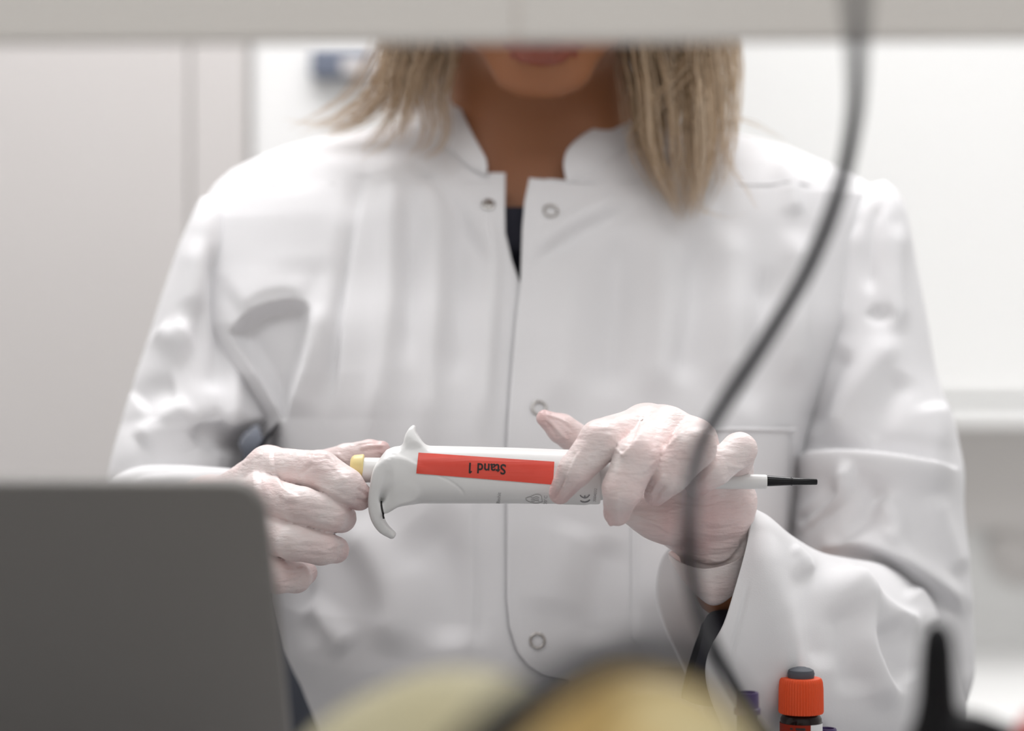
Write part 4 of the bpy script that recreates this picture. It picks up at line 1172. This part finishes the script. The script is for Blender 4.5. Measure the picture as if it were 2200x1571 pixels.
# right of the picture
lock(108, 30, [(1400, 60, 1.33), (1410, 200, 1.315), (1420, 340, 1.295), (1470, 460, 1.29)], 150, .014, .45)
lock(116, 30, [(1370, 70, 1.335), (1370, 190, 1.325), (1385, 310, 1.305), (1450, 440, 1.292)], 110, .010, .35)
lock(100, 30, [(1450, 60, 1.34), (1470, 200, 1.32), (1480, 340, 1.295), (1465, 460, 1.285)], 170, .014, .60)
lock(94, 30, [(1510, 60, 1.35), (1525, 200, 1.335), (1530, 320, 1.31), (1490, 455, 1.285)], 150, .013, .66)
lock(88, 30, [(1545, 60, 1.37), (1555, 180, 1.355), (1550, 300, 1.33), (1555, 400, 1.31)], 110, .010, .62)
lock(80, 25, [(1500, 60, 1.42), (1520, 160, 1.41), (1500, 260, 1.39)], 150, .018, .35)
lock(112, 30, [(1500, 90, 1.33), (1440, 200, 1.315), (1372, 300, 1.31), (1420, 420, 1.29)], 70, .010, .55)
lock(100, 30, [(1550, 200, 1.33), (1560, 330, 1.305), (1600, 400, 1.30), (1630, 450, 1.295)], 9, .004, .75)
lock(95, 30, [(1560, 120, 1.34), (1565, 240, 1.33), (1620, 260, 1.33), (1690, 300, 1.34)], 12, .010, .8)
lock(-95, 30, [(840, 120, 1.34), (790, 210, 1.34), (700, 270, 1.345), (610, 262, 1.36)], 10, .008, .8)
lock(100, 30, [(1480, 200, 1.32), (1480, 400, 1.29), (1520, 468, 1.285), (1600, 455, 1.285)], 9, .006, .75)
for az in range(-70, 75, 10):           # the back of the head
    lock(az, 25, [tuple(p) for p in ()] or [(1165 + az * 4.2, 60, 1.47), (1165 + az * 4.4, 170, 1.475), (1165 + az * 4.2, 300, 1.50)], 80, .020, .40)
verts = []; faces = []; tone = []
SEG = 30
for g, n, spread, tn, taper, flick in guides:
    c = cr(g, SEG)
    clumps = [rs.normal(size=3) * spread * .85 for _ in range(max(2, n // 9))]
    for k in range(n):
        cl = clumps[rs.randint(len(clumps))] + rs.normal(size=3) * spread * .28
        s = np.linspace(0, 1, SEG)[:, None]
        prof = .35 + .75 * np.sin(np.pi * np.clip(s * .95 + .05, 0, 1)) ** .7 * (1 - .25 * s)
        ph = rs.uniform(0, 6.28, 3); wv = np.stack([np.sin(s[:, 0] * rs.uniform(4, 9) + ph[i]) for i in range(3)], 1) * spread * .16
        L = rs.uniform(.88, 1.04)
        cc = c + (cl * np.array([1, .8, .6])) * prof + wv * s
        cc = np.stack([np.interp(np.linspace(0, min(L, 1), SEG), np.linspace(0, 1, SEG), cc[:, i]) for i in range(3)], 1)
        # keep the hair outside the skull
        q = (cc - np.array([hcx, hcy + .018, hcz + .028])) / np.array([.082, .100, .104]); rr = np.linalg.norm(q, axis=1)
        m = (rr < 1) & (cc[:, 2] > 1.23)
        cc[m] = np.array([hcx, hcy + .018, hcz + .028]) + q[m] / rr[m][:, None] * np.array([.082, .100, .104])
        rad = rs.uniform(.00022, .00052) * np.minimum(1, (1.02 - s[:, 0]) / taper)
        T = np.gradient(cc, axis=0); T /= np.linalg.norm(T, axis=1)[:, None] + 1e-9
        u = np.cross(T, [0, 1, .3]); u /= np.linalg.norm(u, axis=1)[:, None] + 1e-9; v_ = np.cross(T, u)
        base = len(verts) * 3 * SEG
        R3 = [cc + (u * math.cos(a) + v_ * math.sin(a)) * rad[:, None] for a in (0, 2.094, 4.189)]
        verts.append(np.stack(R3, 1).reshape(-1, 3))
        tt = np.clip(tn + rs.normal() * .20, 0, 1); tone.append(np.full(3 * SEG, tt))
        i = np.arange(SEG - 1)[:, None] * 3 + base
        for j in range(3):
            j2 = (j + 1) % 3
            faces.append(np.concatenate([i + j, i + j2, i + 3 + j2, i + 3 + j], 1))
verts = np.concatenate(verts); faces = np.concatenate(faces); tone = np.concatenate(tone)
ho = link('hair', verts, faces, M['hair'], person)
at = ho.data.attributes.new('tone', 'FLOAT', 'POINT'); at.data.foreach_set('value', tone.astype(np.float32))
ho['label'] = 'long straight blonde hair'

# ================================================================== the chair she sits on
r = empty('lab_chair', (.02, 1.45, 0), 'dark blue-grey padded chair behind and under the person', 'chair')
def cushion(nm, lo, hi, parent):
    o = box(nm, lo, hi, M['chairfab'], parent, None); bevel(o, .028, 5); return o
cushion('seat', (-.21, 1.22, .40), (.25, 1.62, .478), r)
bl_, br2 = P(500, 0, 1.60)[0], P(1690, 0, 1.60)[0]
cushion('backrest', (bl_, 1.575, ZC - (1660 - 785) * K * 1.6), (br2, 1.635, ZC - (905 - 785) * K * 1.6), r)
box('backrest_bar', (0, 1.637, .40), (.04, 1.652, .86), M['black'], r, .003)
box('seat_bar', (0, 1.5, .385), (.04, 1.652, .3995), M['black'], r, .003)
lathe('column', (.02, 1.43, .07), (0, 0, 1), [(0, 0), (0, .028), (.16, .028), (.161, .018), (.33, .018), (.33, 0)], M['leaf_steel'], r, 32)
for k in range(5):
    a = math.radians(90 + 72 * k)
    e = (.02 + .27 * math.cos(a), 1.43 + .27 * math.sin(a), .062)
    tube('leg', [(.02 + .02 * math.cos(a), 1.43 + .02 * math.sin(a), .085), (.02 + .15 * math.cos(a), 1.43 + .15 * math.sin(a), .082), e], [.018, .015, .011], M['black'], r, 12, 12)
    lathe('caster', (e[0] - .011 * math.sin(a), e[1] + .011 * math.cos(a), .0262), (math.sin(a), -math.cos(a), 0), [(0, 0), (0, .022), (.003, .026), (.019, .026), (.022, .022), (.022, 0)], M['black'], r, 28)
